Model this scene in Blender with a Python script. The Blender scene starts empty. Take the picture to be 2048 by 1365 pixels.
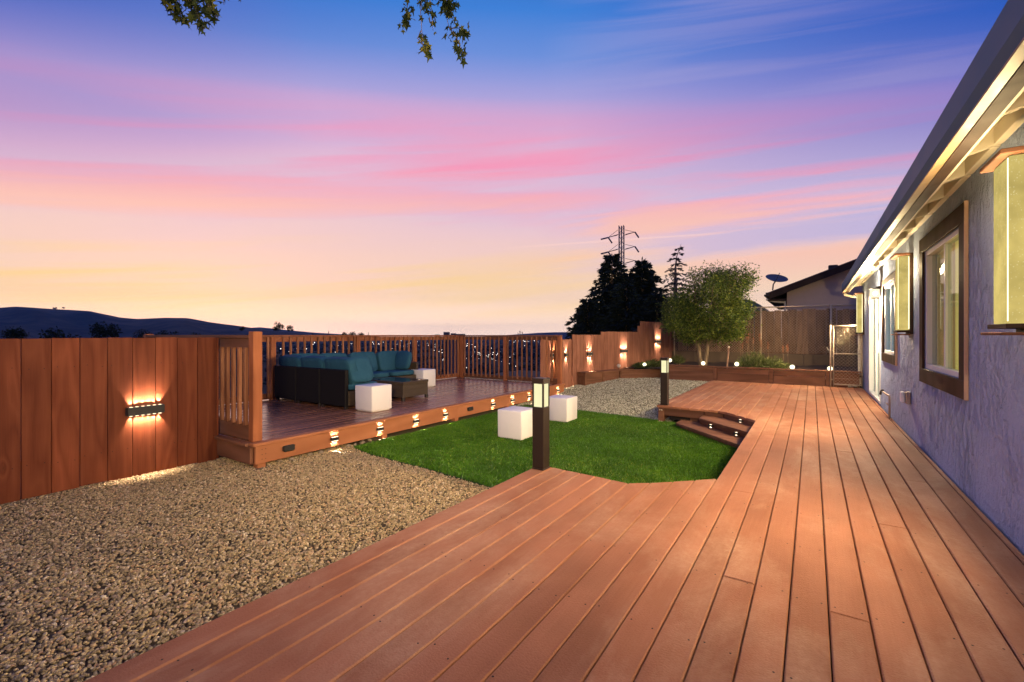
import bpy, bmesh, math, random
import numpy as np
from mathutils import Vector, Matrix

random.seed(7)
rng = np.random.default_rng(11)
S = bpy.context.scene
COL = S.collection
R = math.radians

# ------------------------------------------------------------------ camera
FPX = 910.0
TH = math.atan(600.0 / FPX)
SN, CS = math.sin(TH), math.cos(TH)
HZ = 671.0
CZ = 1.44
cam = bpy.data.cameras.new('camera')
cam.sensor_width = 36.0
cam.lens = FPX / 2048 * 36
cam.shift_y = -11.5 / 2048
cam.clip_start = 0.05
cam.clip_end = 30000
camo = bpy.data.objects.new('camera', cam)
COL.objects.link(camo)
camo.location = (0, 0, CZ)
camo.rotation_euler = (R(90), 0, TH)
S.camera = camo


def PZ(u, v, z):            # pixel -> point on a level plane
    d = FPX * (CZ - z) / (v - HZ)
    c = (u - 1024) / FPX * d
    return Vector((c * CS - d * SN, d * CS + c * SN, z))


def YX(u, X):               # pixel column -> Y on the plane X = const
    k = (u - 1024) / FPX
    return X * (k * SN + CS) / (k * CS - SN) if abs(k * CS - SN) > 1e-6 else 0


def XY(u, Y):
    k = (u - 1024) / FPX
    return Y * (k * CS - SN) / (CS + k * SN)


def PD(u, v, d):            # pixel + depth -> point
    c = (u - 1024) / FPX * d
    return Vector((c * CS - d * SN, d * CS + c * SN, CZ + (HZ - v) / FPX * d))


def proj(x, y, z):
    d = y * CS - x * SN
    c = y * SN + x * CS
    return 1024 + FPX * c / d, HZ - FPX * (z - CZ) / d, d


# ------------------------------------------------------------------ colour management
S.view_settings.view_transform = 'Standard'
S.view_settings.look = 'None'
S.view_settings.exposure = 0.0
S.view_settings.gamma = 1.0
S.render.engine = 'CYCLES'
S.cycles.use_denoising = True
S.cycles.max_bounces = 6
S.cycles.diffuse_bounces = 2
S.cycles.glossy_bounces = 2
S.cycles.transmission_bounces = 4
S.cycles.transparent_max_bounces = 8
S.cycles.sample_clamp_indirect = 4.0
S.cycles.caustics_reflective = False
S.cycles.caustics_refractive = False
S.cycles.use_light_tree = True
S.cycles.volume_bounces = 0
S.cycles.light_sampling_threshold = 0.02


def lin(r, g, b):
    f = lambda c: c / 12.92 if c <= 0.04045 else ((c + 0.055) / 1.055) ** 2.4
    return (f(r / 255), f(g / 255), f(b / 255), 1.0)


# ------------------------------------------------------------------ node helper
class NT:
    def __init__(s, tree):
        s.t = tree
        s.n = tree.nodes
        s.l = tree.links

    def new(s, typ, **kw):
        nd = s.n.new(typ)
        for k, v in kw.items():
            setattr(nd, k, v)
        return nd

    def put(s, sock, val):
        if hasattr(val, 'is_output') or isinstance(val, bpy.types.NodeSocket):
            s.l.new(val, sock)
        elif val is not None:
            try:
                sock.default_value = val
            except Exception:
                sock.default_value = tuple(val) + (1.0,)

    def math(s, op, a, b=None, c=None, clamp=False):
        nd = s.new('ShaderNodeMath', operation=op)
        nd.use_clamp = clamp
        for i, x in enumerate((a, b, c)):
            if x is not None:
                s.put(nd.inputs[i], x)
        return nd.outputs[0]

    def vmath(s, op, a, b=None):
        nd = s.new('ShaderNodeVectorMath', operation=op)
        s.put(nd.inputs[0], a)
        if b is not None:
            s.put(nd.inputs[1], b)
        return nd.outputs['Value' if op in ('DOT_PRODUCT', 'LENGTH') else 'Vector']

    def mix(s, f, a, b, blend='MIX'):
        nd = s.new('ShaderNodeMix', data_type='RGBA', blend_type=blend)
        s.put(nd.inputs[0], f)
        s.put(nd.inputs[6], a)
        s.put(nd.inputs[7], b)
        return nd.outputs[2]

    def ramp(s, f, stops, interp='LINEAR'):
        nd = s.new('ShaderNodeValToRGB')
        cr = nd.color_ramp
        cr.interpolation = interp
        while len(cr.elements) < len(stops):
            cr.elements.new(0.5)
        for e, (p, c) in zip(cr.elements, stops):
            e.position = p
            e.color = c if len(c) == 4 else tuple(c) + (1,)
        s.put(nd.inputs[0], f)
        return nd.outputs[0]

    def noise(s, vec, scale, detail=3, rough=0.55, dist=0.0):
        nd = s.new('ShaderNodeTexNoise')
        if vec is not None:
            s.put(nd.inputs['Vector'], vec)
        s.put(nd.inputs['Scale'], scale)
        nd.inputs['Detail'].default_value = detail
        nd.inputs['Roughness'].default_value = rough
        nd.inputs['Distortion'].default_value = dist
        return nd.outputs[0]

    def voro(s, vec, scale, feature='F1', rand=1.0):
        nd = s.new('ShaderNodeTexVoronoi', feature=feature)
        if vec is not None:
            s.put(nd.inputs['Vector'], vec)
        s.put(nd.inputs['Scale'], scale)
        nd.inputs['Randomness'].default_value = rand
        return nd.outputs[0]

    def scale(s, vec, sc, off=None):
        nd = s.new('ShaderNodeMapping')
        s.put(nd.inputs[0], vec)
        nd.inputs['Scale'].default_value = sc
        if off is not None:
            s.put(nd.inputs['Location'], off)
        return nd.outputs[0]

    def bump(s, h, strength=0.3, dist=0.01):
        nd = s.new('ShaderNodeBump')
        nd.inputs['Strength'].default_value = strength
        nd.inputs['Distance'].default_value = dist
        s.put(nd.inputs['Height'], h)
        return nd.outputs[0]

    def mr(s, v, a, b, c=0.0, d=1.0):
        nd = s.new('ShaderNodeMapRange')
        s.put(nd.inputs[0], v)
        for i, x in enumerate((a, b, c, d)):
            s.put(nd.inputs[i + 1], x)
        return nd.outputs[0]


# ------------------------------------------------------------------ world: dusk sky
W = bpy.data.worlds.new('World')
S.world = W
W.use_nodes = True
nt = NT(W.node_tree)
for n in list(nt.n):
    nt.n.remove(n)
SUNAZ = Vector((-0.917, 0.399, 0.0))         # afterglow direction
gen = nt.new('ShaderNodeTexCoord').outputs['Generated']
sep = nt.new('ShaderNodeSeparateXYZ')
nt.put(sep.inputs[0], gen)
zz = nt.math('MAXIMUM', sep.outputs[2], 0.0)
G = Vector((-SN - 0.08, CS - 0.05, 0)).normalized()
dg = nt.math('MAXIMUM', nt.vmath('DOT_PRODUCT', gen, (G.x, G.y, 0)), -0.2)
den = nt.math('MULTIPLY_ADD', dg, 0.62, 0.38)
t0 = nt.math('DIVIDE', zz, den)
side = nt.vmath('DOT_PRODUCT', gen, (CS, SN, 0))          # towards the right of the glow
# long cloud streaks, gently rising to the right
cv = nt.new('ShaderNodeCombineXYZ')
nt.put(cv.inputs[0], nt.math('MULTIPLY', side, 1.1))
nt.put(cv.inputs[1], nt.math('MULTIPLY_ADD', side, -0.55, nt.math('MULTIPLY', t0, 5.2)))
nt.put(cv.inputs[2], nt.math('MULTIPLY', dg, 0.5))
n1 = nt.noise(cv.outputs[0], 1.1, 2, 0.45, 0.4)
n2 = nt.noise(nt.scale(cv.outputs[0], (0.8, 1.5, 1.0), (4.3, 1.7, 0.0)), 1.3, 3, 0.5, 0.5)
t1 = nt.math('ADD', t0, nt.math('MULTIPLY', nt.math('SUBTRACT', n1, 0.5), nt.mr(t0, 0.40, 0.58, 0.17, 0.02)))
base = nt.ramp(t1, [
    (0.00, lin(255, 226, 204)), (0.045, lin(254, 220, 194)), (0.10, lin(251, 214, 188)), (0.187, lin(246, 206, 194)), (0.24, lin(238, 200, 204)),
    (0.293, lin(228, 194, 212)), (0.36, lin(222, 182, 212)), (0.42, lin(206, 172, 214)), (0.47, lin(182, 165, 217)),
    (0.52, lin(152, 156, 219)), (0.58, lin(106, 142, 218)), (0.66, lin(58, 126, 214)),
    (0.80, lin(28, 88, 186)), (1.0, lin(20, 62, 150))])
# pink underlit streaks in the middle heights, gold ones low by the glow
n3 = nt.noise(nt.scale(cv.outputs[0], (0.9, 3.2, 1.0), (9.1, 4.2, 0.0)), 1.5, 5, 0.58, 0.7)
wisp = nt.math('ADD', nt.math('MULTIPLY', n2, 0.62), nt.math('MULTIPLY', n3, 0.38))
mid = nt.math('MULTIPLY', nt.mr(t0, 0.20, 0.30), nt.mr(t0, 0.50, 0.36))
s1 = nt.math('MULTIPLY', nt.mr(wisp, 0.45, 0.62), mid, clamp=True)
c1 = nt.mix(nt.math('MULTIPLY', s1, 0.95), base, lin(247, 150, 184))
pch = nt.math('MULTIPLY', nt.math('MULTIPLY', nt.mr(t0, 0.10, 0.18), nt.mr(t0, 0.36, 0.24)), nt.mr(wisp, 0.50, 0.60), clamp=True)
c1 = nt.mix(nt.math('MULTIPLY', pch, 0.8), c1, lin(254, 198, 176))
low = nt.math('MULTIPLY', nt.mr(t0, 0.03, 0.08), nt.mr(t0, 0.22, 0.13))
sd = nt.vmath('DOT_PRODUCT', gen, (SUNAZ.x, SUNAZ.y, 0))
gl = nt.math('MULTIPLY', nt.math('MULTIPLY', nt.mr(wisp, 0.42, 0.58), low), nt.mr(sd, 0.55, 0.95), clamp=True)
c2 = nt.mix(nt.math('MULTIPLY', gl, 0.95), c1, lin(255, 214, 118))
# lavender gaps low on the right, purple higher on the right
rg = nt.math('MULTIPLY', nt.mr(side, 0.05, 0.6), nt.mr(wisp, 0.55, 0.44), clamp=True)
c3 = nt.mix(nt.math('MULTIPLY', nt.math('MULTIPLY', rg, nt.mr(t0, 0.07, 0.17)), 0.85), c2, lin(190, 180, 222))
pr = nt.math('MULTIPLY', nt.math('MULTIPLY', nt.mr(side, 0.1, 0.7), nt.mr(t0, 0.3, 0.42)), 0.6, clamp=True)
c4 = nt.mix(pr, c3, lin(96, 92, 190))
pl = nt.math('MULTIPLY', nt.math('MULTIPLY', nt.mr(side, -0.35, -0.75), nt.mr(t0, 0.25, 0.4)), 0.45, clamp=True)
c5 = nt.mix(pl, c4, lin(150, 104, 176))
up = nt.mr(t0, 0.48, 0.62)
c6 = nt.mix(nt.math('MULTIPLY', up, nt.math('MULTIPLY', nt.math('MULTIPLY', side, side), 2.2), clamp=True), c5, lin(34, 88, 188))
ca, cb = (PD(980, 499, 1) - Vector((0, 0, CZ))).normalized(), (PD(1460, 465, 1) - Vector((0, 0, CZ))).normalized()
cn = ca.cross(cb).normalized()
cdist = nt.math('ABSOLUTE', nt.math('ADD', nt.vmath('DOT_PRODUCT', gen, tuple(cn)), nt.math('MULTIPLY', nt.math('SUBTRACT', n2, 0.5), 0.006)))
cm_ = nt.math('MULTIPLY', nt.mr(cdist, 0.0030, 0.0006), nt.math('MULTIPLY', nt.mr(side, -0.06, 0.1), nt.mr(side, 0.43, 0.36)), clamp=True)
c6 = nt.mix(nt.math('MULTIPLY', cm_, 0.5), c6, lin(255, 214, 206))
sky = nt.new('ShaderNodeTexSky', sky_type='NISHITA')
sky.sun_disc = False
sky.sun_elevation = R(1.0)
sky.sun_rotation = math.atan2(SUNAZ.x, SUNAZ.y)
cs = nt.mix(1.0, c6, nt.vmath('SCALE', sky.outputs[0]), 'ADD')
cs.node.inputs[7].links[0].from_node.inputs['Scale'].default_value = 0.02
bg = nt.new('ShaderNodeBackground')
nt.put(bg.inputs[0], cs)
nt.put(bg.inputs[1], nt.mr(t0, 0.0, 0.08, 1.40, 1.0))
wo = nt.new('ShaderNodeOutputWorld')
nt.l.new(bg.outputs[0], wo.inputs[0])
W.cycles.sampling_method = 'MANUAL'
W.cycles.sample_map_resolution = 512

# faint last glow of the set sun
sl = bpy.data.lights.new('sun', 'SUN')
sl.energy = 0.10
sl.angle = R(20)
sl.color = (1.0, 0.62, 0.45)
so = bpy.data.objects.new('sun', sl)
COL.objects.link(so)
so.rotation_euler = Vector((SUNAZ.x, SUNAZ.y, 0.10)).to_track_quat('Z', 'Y').to_euler()

# lamp strengths (watts) used by the lamp builders below
WARM = (1.0, 0.70, 0.38)
E_SCONCE = {'added_rear': 60.0, 'near': 460.0, 'middle': 520.0, 'far': 560.0}
E_ADDED_FLOOD = 2100.0  # strength of the added flood light out of view

# ------------------------------------------------------------------ object helpers
WM = {}


def link(o, parent=None, m=None):
    COL.objects.link(o)
    m = m or Matrix()
    if parent is not None:
        o.parent = parent
        o.matrix_parent_inverse = WM[parent.name].inverted()
    o.matrix_basis = m
    WM[o.name] = m
    return o


def tag(o, label=None, cat=None, group=None, kind=None):
    if label:
        o['label'] = label
    if cat:
        o['category'] = cat
    if group:
        o['group'] = group
    if kind:
        o['kind'] = kind
    return o


def thing(name, label, cat, loc=(0, 0, 0), group=None):
    o = bpy.data.objects.new(name, None)
    o.empty_display_size = 0.1
    link(o, None, Matrix.Translation(loc))
    return tag(o, label, cat, group)


def mesh_obj(name, me, mat, parent=None, m=None, smooth=False):
    if mat and not me.materials:
        me.materials.append(mat)
    if smooth:
        me.shade_smooth()
    o = bpy.data.objects.new(name, me)
    return link(o, parent, m)


BOXC = {}


def box_mesh(sx, sy, sz, c, mat, key=''):
    k = (round(sx, 4), round(sy, 4), round(sz, 4), round(c, 4), mat.name, key)
    if k in BOXC:
        return BOXC[k]
    h = (sx / 2, sy / 2, sz / 2)
    c = min(c, min(h) * 0.49)
    vs, idx = [], {}
    for i in (-1, 1):
        for j in (-1, 1):
            for l in (-1, 1):
                for a in range(3):
                    p = [i * (h[0] - c), j * (h[1] - c), l * (h[2] - c)]
                    p[a] = (i, j, l)[a] * h[a]
                    idx[(i, j, l, a)] = len(vs)
                    vs.append(p)
    fs = []
    for a in range(3):
        b, d = (a + 1) % 3, (a + 2) % 3
        for s in (-1, 1):
            q = []
            for sb, sd_ in ((-1, -1), (1, -1), (1, 1), (-1, 1)):
                kk = [0, 0, 0]
                kk[a], kk[b], kk[d] = s, sb, sd_
                q.append(idx[(*kk, a)])
            fs.append(q if s > 0 else q[::-1])
    for a in range(3):                     # edge chamfers along axis a
        b, d = (a + 1) % 3, (a + 2) % 3
        for sb in (-1, 1):
            for sd_ in (-1, 1):
                k1, k2 = [0] * 3, [0] * 3
                k1[a], k2[a] = -1, 1
                k1[b] = k2[b] = sb
                k1[d] = k2[d] = sd_
                q = [idx[(*k1, b)], idx[(*k2, b)], idx[(*k2, d)], idx[(*k1, d)]]
                fs.append(q if sb * sd_ < 0 else q[::-1])
    for i in (-1, 1):
        for j in (-1, 1):
            for l in (-1, 1):
                q = [idx[(i, j, l, a)] for a in range(3)]
                fs.append(q if i * j * l > 0 else q[::-1])
    me = bpy.data.meshes.new('box')
    me.from_pydata(vs, [], fs)
    me.materials.append(mat)
    BOXC[k] = me
    return me


def box(name, mat, x0, x1, y0, y1, z0, z1, parent=None, c=0.004, m=None):
    me = box_mesh(abs(x1 - x0), abs(y1 - y0), abs(z1 - z0), c, mat)
    t = Matrix.Translation(((x0 + x1) / 2, (y0 + y1) / 2, (z0 + z1) / 2))
    return mesh_obj(name, me, mat, parent, (m @ t) if m else t)


def prism(name, mat, poly, z0, z1, parent=None, c=0.004):
    """convex polygon (counter-clockwise) with a chamfered top"""
    n = len(poly)
    cx = sum(p[0] for p in poly) / n
    cy = sum(p[1] for p in poly) / n
    pl = [Vector((p[0] - cx, p[1] - cy)) for p in poly]
    ins = []
    for i in range(n):
        a, b, d = pl[i - 1], pl[i], pl[(i + 1) % n]
        e1, e2 = (b - a).normalized(), (d - b).normalized()
        n1, n2 = Vector((-e1.y, e1.x)), Vector((-e2.y, e2.x))
        bis = (n1 + n2)
        k = bis.length_squared
        ins.append(b + bis * (2 * c / k))
    h = (z1 - z0) / 2
    vs = [(p.x, p.y, -h) for p in pl] + [(p.x, p.y, h - c) for p in pl] + [(p.x, p.y, h) for p in ins]
    fs = [list(range(n))[::-1], list(range(2 * n, 3 * n))]
    for i in range(n):
        j = (i + 1) % n
        fs.append([i, j, n + j, n + i])
        fs.append([n + i, n + j, 2 * n + j, 2 * n + i])
    me = bpy.data.meshes.new(name)
    me.from_pydata(vs, [], fs)
    return mesh_obj(name, me, mat, parent, Matrix.Translation((cx, cy, (z0 + z1) / 2)))


class MB:
    def __init__(s):
        s.v, s.f = [], []

    def add(s, vs, fs):
        b = len(s.v)
        s.v += [tuple(v) for v in vs]
        s.f += [[i + b for i in f] for f in fs]
        return s

    def box(s, x0, x1, y0, y1, z0, z1):
        vs = [(x, y, z) for x in (x0, x1) for y in (y0, y1) for z in (z0, z1)]
        return s.add(vs, [[0, 1, 3, 2], [4, 6, 7, 5], [0, 4, 5, 1], [2, 3, 7, 6], [0, 2, 6, 4], [1, 5, 7, 3]])

    def tube(s, pts, rads, n=8, cap=True):
        pts = [Vector(p) for p in pts]
        if not hasattr(rads, '__len__'):
            rads = [rads] * len(pts)
        rings = []
        ref = None
        for i, p in enumerate(pts):
            d = (pts[min(i + 1, len(pts) - 1)] - pts[max(i - 1, 0)]).normalized()
            if ref is None:
                ref = Vector((0, 0, 1)) if abs(d.z) < 0.9 else Vector((1, 0, 0))
            a = d.cross(ref).normalized()
            b = a.cross(d).normalized()
            ref = b
            rings.append([p + (a * math.cos(2 * math.pi * k / n) + b * math.sin(2 * math.pi * k / n)) * rads[i]
                          for k in range(n)])
        fs = []
        for i in range(len(pts) - 1):
            for k in range(n):
                j = (k + 1) % n
                fs.append([i * n + j, i * n + k, (i + 1) * n + k, (i + 1) * n + j])
        if cap:
            fs.append(list(range(n)))
            fs.append([(len(pts) - 1) * n + k for k in range(n)][::-1])
        return s.add([v for r in rings for v in r], fs)

    def lathe(s, prof, n=24, cx=0, cy=0):
        vs, fs = [], []
        for r, z in prof:
            for k in range(n):
                a = 2 * math.pi * k / n
                vs.append((cx + r * math.cos(a), cy + r * math.sin(a), z))
        for i in range(len(prof) - 1):
            for k in range(n):
                j = (k + 1) % n
                fs.append([i * n + k, i * n + j, (i + 1) * n + j, (i + 1) * n + k])
        return s.add(vs, fs)

    def build(s, name, mat, parent=None, m=None, smooth=False):
        me = bpy.data.meshes.new(name)
        me.from_pydata(s.v, [], s.f)
        return mesh_obj(name, me, mat, parent, m, smooth)


def np_mesh(name, V, F, mat, parent=None, col=None, smooth=False, m=None):
    """fast mesh from arrays; F is (n,k); col is one tone 0..1 for each vertex"""
    me = bpy.data.meshes.new(name)
    V = np.ascontiguousarray(V, dtype=np.float32).reshape(-1, 3)
    F = np.ascontiguousarray(F, dtype=np.int32)
    k = F.shape[1]
    me.vertices.add(len(V))
    me.vertices.foreach_set('co', V.ravel())
    me.loops.add(F.size)
    me.loops.foreach_set('vertex_index', F.ravel())
    me.polygons.add(len(F))
    me.polygons.foreach_set('loop_start', np.arange(len(F), dtype=np.int32) * k)
    if col is not None:
        at = me.attributes.new('tone', 'FLOAT', 'POINT')
        at.data.foreach_set('value', np.ascontiguousarray(col, dtype=np.float32))
    me.update(calc_edges=True)
    if smooth:
        me.shade_smooth()
    return mesh_obj(name, me, mat, parent, m)


def unit(a):
    return a / np.maximum(np.linalg.norm(a, axis=-1, keepdims=True), 1e-9)


def leaf_mesh(name, P, D, L, Wd, mat, parent=None, fold=0.25):
    """rhombic leaves: base P, direction D, length L, width Wd (arrays)"""
    N = len(P)
    D = unit(D)
    rv = unit(rng.normal(size=(N, 3)))
    Sd = unit(np.cross(D, rv))
    Nn = np.cross(Sd, D)
    L = np.broadcast_to(L, (N,))[:, None]
    Wd = np.broadcast_to(Wd, (N,))[:, None]
    mid = P + D * L * 0.45 - Nn * Wd * fold
    V = np.stack([P, mid + Sd * Wd * 0.5 + Nn * Wd * fold, P + D * L, mid - Sd * Wd * 0.5 + Nn * Wd * fold], 1)
    F = np.arange(N * 4).reshape(N, 4)
    tone = np.repeat(rng.random(N), 4)
    return np_mesh(name, V, F, mat, parent, tone)


# ------------------------------------------------------------------ materials
def new_mat(name):
    m = bpy.data.materials.new(name)
    m.use_nodes = True
    t = NT(m.node_tree)
    b = t.n['Principled BSDF']
    return m, t, b


def plain(name, col, rough=0.5, metal=0.0, var=0.12, scale=14.0, bump=0.12, bscale=120.0, spec=0.5):
    m, t, b = new_mat(name)
    oc = t.new('ShaderNodeTexCoord').outputs['Object']
    n = t.noise(oc, scale, 4, 0.6)
    c = t.mix(n, tuple(x * (1 - var) for x in col[:3]) + (1,), tuple(min(1, x * (1 + var)) for x in col[:3]) + (1,))
    t.put(b.inputs['Base Color'], c)
    t.put(b.inputs['Roughness'], t.mr(n, 0.3, 0.7, max(0.02, rough - 0.06), min(1, rough + 0.08)))
    b.inputs['Metallic'].default_value = metal
    b.inputs['Specular IOR Level'].default_value = spec
    if bump:
        t.put(b.inputs['Normal'], t.bump(t.noise(oc, bscale, 2), bump, 0.004))
    return m


def wood(name, c0, c1, axis='Z', rough=0.55, ring=26.0, rscale=2.2, bump=0.25, var=0.35, knots=True, spec=0.35,
         fibre=0.35, grit=0.0, wear=None, stretch=0.13, kscale=2.6):
    m, t, b = new_mat(name)
    oc = t.new('ShaderNodeTexCoord').outputs['Object']
    oi = t.new('ShaderNodeObjectInfo').outputs['Random']
    off = t.new('ShaderNodeCombineXYZ')
    for i, k in enumerate((37.0, 91.0, 53.0)):
        t.put(off.inputs[i], t.math('MULTIPLY', oi, k))
    st = {'X': (stretch, 1, 1), 'Y': (1, stretch, 1), 'Z': (1, 1, stretch)}[axis]
    v = t.vmath('ADD', t.scale(oc, st), off.outputs[0])
    n = t.noise(v, rscale, 2, 0.45, 0.25)
    kn = None
    if knots:
        kv = t.vmath('ADD', t.scale(oc, tuple(0.45 if s < 0.5 else 1 for s in st)), off.outputs[0])
        kd = t.voro(kv, kscale)
        kn = t.mr(kd, 0.0, 0.20, 1.0, 0.0)
        n = t.math('ADD', n, t.math('MULTIPLY', t.math('MULTIPLY', kn, kn), 0.28))
    rg = t.math('PINGPONG', t.math('MULTIPLY', n, ring), 1.0)
    rg = t.mr(rg, 0.0, 1.0)
    fb = t.noise(t.vmath('ADD', t.scale(oc, tuple(0.03 if s < 0.5 else 1 for s in st)), off.outputs[0]), 130.0, 3, 0.6)
    f = t.math('ADD', t.math('MULTIPLY', rg, 1 - fibre), t.math('MULTIPLY', fb, fibre))
    big = t.noise(t.vmath('ADD', oc, off.outputs[0]), 1.7, 3)
    c = t.mix(t.mr(f, 0.15, 0.85), c0, c1)
    if kn is not None:
        c = t.mix(t.math('MULTIPLY', t.mr(kd, 0.0, 0.055, 1.0, 0.0), 0.75), c, tuple(x * 0.35 for x in c0[:3]) + (1,))
    br = t.math('MULTIPLY_ADD', t.math('SUBTRACT', oi, 0.5), var, 1.0)
    br = t.math('MULTIPLY', br, t.mr(big, 0.25, 0.75, 0.82, 1.16))
    hs = t.new('ShaderNodeHueSaturation')
    t.put(hs.inputs['Value'], br)
    t.put(hs.inputs['Color'], c)
    c = hs.outputs[0]
    if wear is not None:
        wv = t.new('ShaderNodeNewGeometry').outputs['Position']
        w1 = t.noise(t.scale(wv, (1, 0.45, 1)), 2.2, 6, 0.68, 0.4)
        w2 = t.noise(wv, 34.0, 3, 0.7)
        wf = t.math('MULTIPLY', t.mr(w1, 0.48, 0.72), t.mr(w2, 0.3, 0.7, 0.45, 1.0), clamp=True)
        c = t.mix(t.math('MULTIPLY', wf, 0.8), c, wear)
        w3 = t.noise(t.scale(wv, (1, 0.6, 1), (7, 3, 0)), 2.3, 5, 0.62)
        c = t.mix(t.math('MULTIPLY', t.mr(w3, 0.55, 0.75), 0.25), c, tuple(x * 0.55 for x in c0[:3]) + (1,))
    t.put(b.inputs['Base Color'], c)
    t.put(b.inputs['Roughness'], t.mr(f, 0, 1, rough + 0.08, rough - 0.06))
    b.inputs['Specular IOR Level'].default_value = spec
    hgt = t.math('MULTIPLY', f, -0.6)
    if grit:
        gv = t.new('ShaderNodeNewGeometry').outputs['Position']
        g1 = t.noise(gv, 120.0, 3, 0.65)
        hgt = t.math('ADD', t.math('MULTIPLY', hgt, 0.25), t.math('MULTIPLY', g1, grit))
    t.put(b.inputs['Normal'], t.bump(hgt, bump, 0.006))
    return m


def tone_mat(name, stops, rough=0.6, spec=0.3, sub=0.0, trans=0.0, bump=0.0):
    m, t, b = new_mat(name)
    at = t.new('ShaderNodeAttribute', attribute_name='tone')
    c = t.ramp(at.outputs['Fac'], stops)
    t.put(b.inputs['Base Color'], c)
    b.inputs['Roughness'].default_value = rough
    b.inputs['Specular IOR Level'].default_value = spec
    if trans:
        tr = t.new('ShaderNodeBsdfTranslucent')
        t.put(tr.inputs[0], c)
        mx = t.new('ShaderNodeMixShader')
        mx.inputs[0].default_value = trans
        t.l.new(b.outputs[0], mx.inputs[1])
        t.l.new(tr.outputs[0], mx.inputs[2])
        t.l.new(mx.outputs[0], t.n['Material Output'].inputs[0])
    if bump:
        oc = t.new('ShaderNodeTexCoord').outputs['Object']
        t.put(b.inputs['Normal'], t.bump(t.noise(oc, 260.0, 3), bump, 0.004))
    return m


def glow(name, col, strength, tex=None):
    m, t, b = new_mat(name)
    e = t.new('ShaderNodeEmission')
    oc = t.new('ShaderNodeTexCoord').outputs['Object']
    c = t.mix(t.noise(oc, 9.0, 3), tuple(x * 0.86 for x in col[:3]) + (1,), col)
    if tex == 'bubble':
        vd = t.voro(t.scale(oc, (1, 1, 0.8)), 95.0)
        fr = t.math('MULTIPLY', t.mr(vd, 0.30, 0.12), t.mr(t.noise(oc, 38.0, 2), 0.40, 0.62), clamp=True)
        gr = t.noise(oc, 5.0, 3, 0.6)
        c = t.mix(t.mr(gr, 0.3, 0.7), tuple(x * 0.62 for x in col[:3]) + (1,), col)
        c = t.mix(t.math('MULTIPLY', fr, 0.55), c, (1.0, 0.92, 0.52, 1))
    t.put(e.inputs[0], c)
    e.inputs[1].default_value = strength
    t.l.new(e.outputs[0], t.n['Material Output'].inputs[0])
    return m


M = {}
M['deck'] = wood('deck_stain', (0.30, 0.122, 0.062, 1), (0.38, 0.164, 0.088, 1), 'Y', 0.65, 8, 2.0, 0.7, 0.14, False, 0.14,
                 0.6, 0.8, wear=(0.52, 0.32, 0.20, 1))
M['deck_gloss'] = wood('raised_deck_stain', (0.19, 0.078, 0.042, 1), (0.26, 0.11, 0.06, 1), 'Y', 0.26, 14, 2.0, 0.22, 0.4,
                       False, 0.6, 0.5, 0.3)
M['fence'] = wood('fence_stain', (0.140, 0.034, 0.013, 1), (0.222, 0.062, 0.024, 1), 'Z', 0.6, 13, 4.6, 0.4, 0.5, True, 0.16, 0.5, stretch=0.11, kscale=3.0)
M['fence_far'] = wood('far_fence_stain', (0.24, 0.098, 0.058, 1), (0.34, 0.15, 0.092, 1), 'Z', 0.65, 14, 4.0, 0.25, 0.2, False, 0.12, 0.5)
M['rail'] = wood('rail_stain', (0.27, 0.088, 0.034, 1), (0.36, 0.126, 0.050, 1), 'Z', 0.6, 14, 5.0, 0.25, 0.3, True, 0.18, 0.35)
M['rail_h'] = wood('rail_stain_level', (0.24, 0.084, 0.036, 1), (0.33, 0.122, 0.054, 1), 'Y', 0.6, 14, 4.0, 0.25, 0.2, False, 0.18, 0.35)
M['baluster'] = wood('baluster_wood', (0.22, 0.085, 0.038, 1), (0.33, 0.148, 0.072, 1), 'Z', 0.6, 14, 5.0, 0.25, 0.6, False, 0.15, 0.4)
M['fascia'] = wood('fascia_paint', (0.36, 0.135, 0.055, 1), (0.43, 0.17, 0.075, 1), 'Y', 0.6, 10, 1.6, 0.18, 0.12, False, 0.18, 0.4)
M['planter'] = wood('planter_stain', (0.15, 0.066, 0.036, 1), (0.22, 0.10, 0.056, 1), 'X', 0.65, 12, 3.0, 0.25, 0.25, False, 0.15, 0.4)
M['grey_wood'] = wood('weathered_wood', (0.15, 0.088, 0.052, 1), (0.25, 0.155, 0.095, 1), 'Z', 0.8, 20, 2.6, 0.4, 0.7, True, 0.2, 0.5)
M['trim'] = wood('brown_trim', (0.032, 0.017, 0.010, 1), (0.050, 0.028, 0.017, 1), 'Z', 0.6, 10, 1.6, 0.15, 0.1, False, 0.15, 0.5)
M['trim_edge'] = plain('pale_trim_edge', (0.52, 0.33, 0.22, 1), 0.6)
M['cream'] = plain('cream_paint', (0.70, 0.62, 0.46, 1), 0.55, var=0.06)
M['black'] = plain('black_powder_coat', (0.018, 0.015, 0.013, 1), 0.42)
M['bronze'] = plain('dark_bronze', (0.024, 0.015, 0.010, 1), 0.45, spec=0.3)
M['lamp_body'] = plain('lamp_body', (0.022, 0.02, 0.019, 1), 0.4)
M['white_plastic'] = plain('white_plastic', (0.80, 0.77, 0.74, 1), 0.45, var=0.03, bump=0.03)
M['vinyl'] = plain('white_vinyl', (0.78, 0.78, 0.74, 1), 0.4, var=0.03, bump=0.0)
M['steel'] = plain('galvanised_steel', (0.46, 0.37, 0.27, 1), 0.5, 0.35)
M['concrete'] = plain('concrete', (0.12, 0.085, 0.058, 1), 0.9, var=0.3, scale=5, bump=0.5, bscale=40)
M['gutter'] = plain('slate_gutter', (0.065, 0.145, 0.235, 1), 0.6, var=0.25, scale=3, bump=0.03, spec=0.25)
M['gutter_lit'] = plain('lit_gutter_tan', (0.25, 0.165, 0.085, 1), 0.4, var=0.1, bump=0.03)  # tan holds the warm light on the gutter underside
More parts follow.
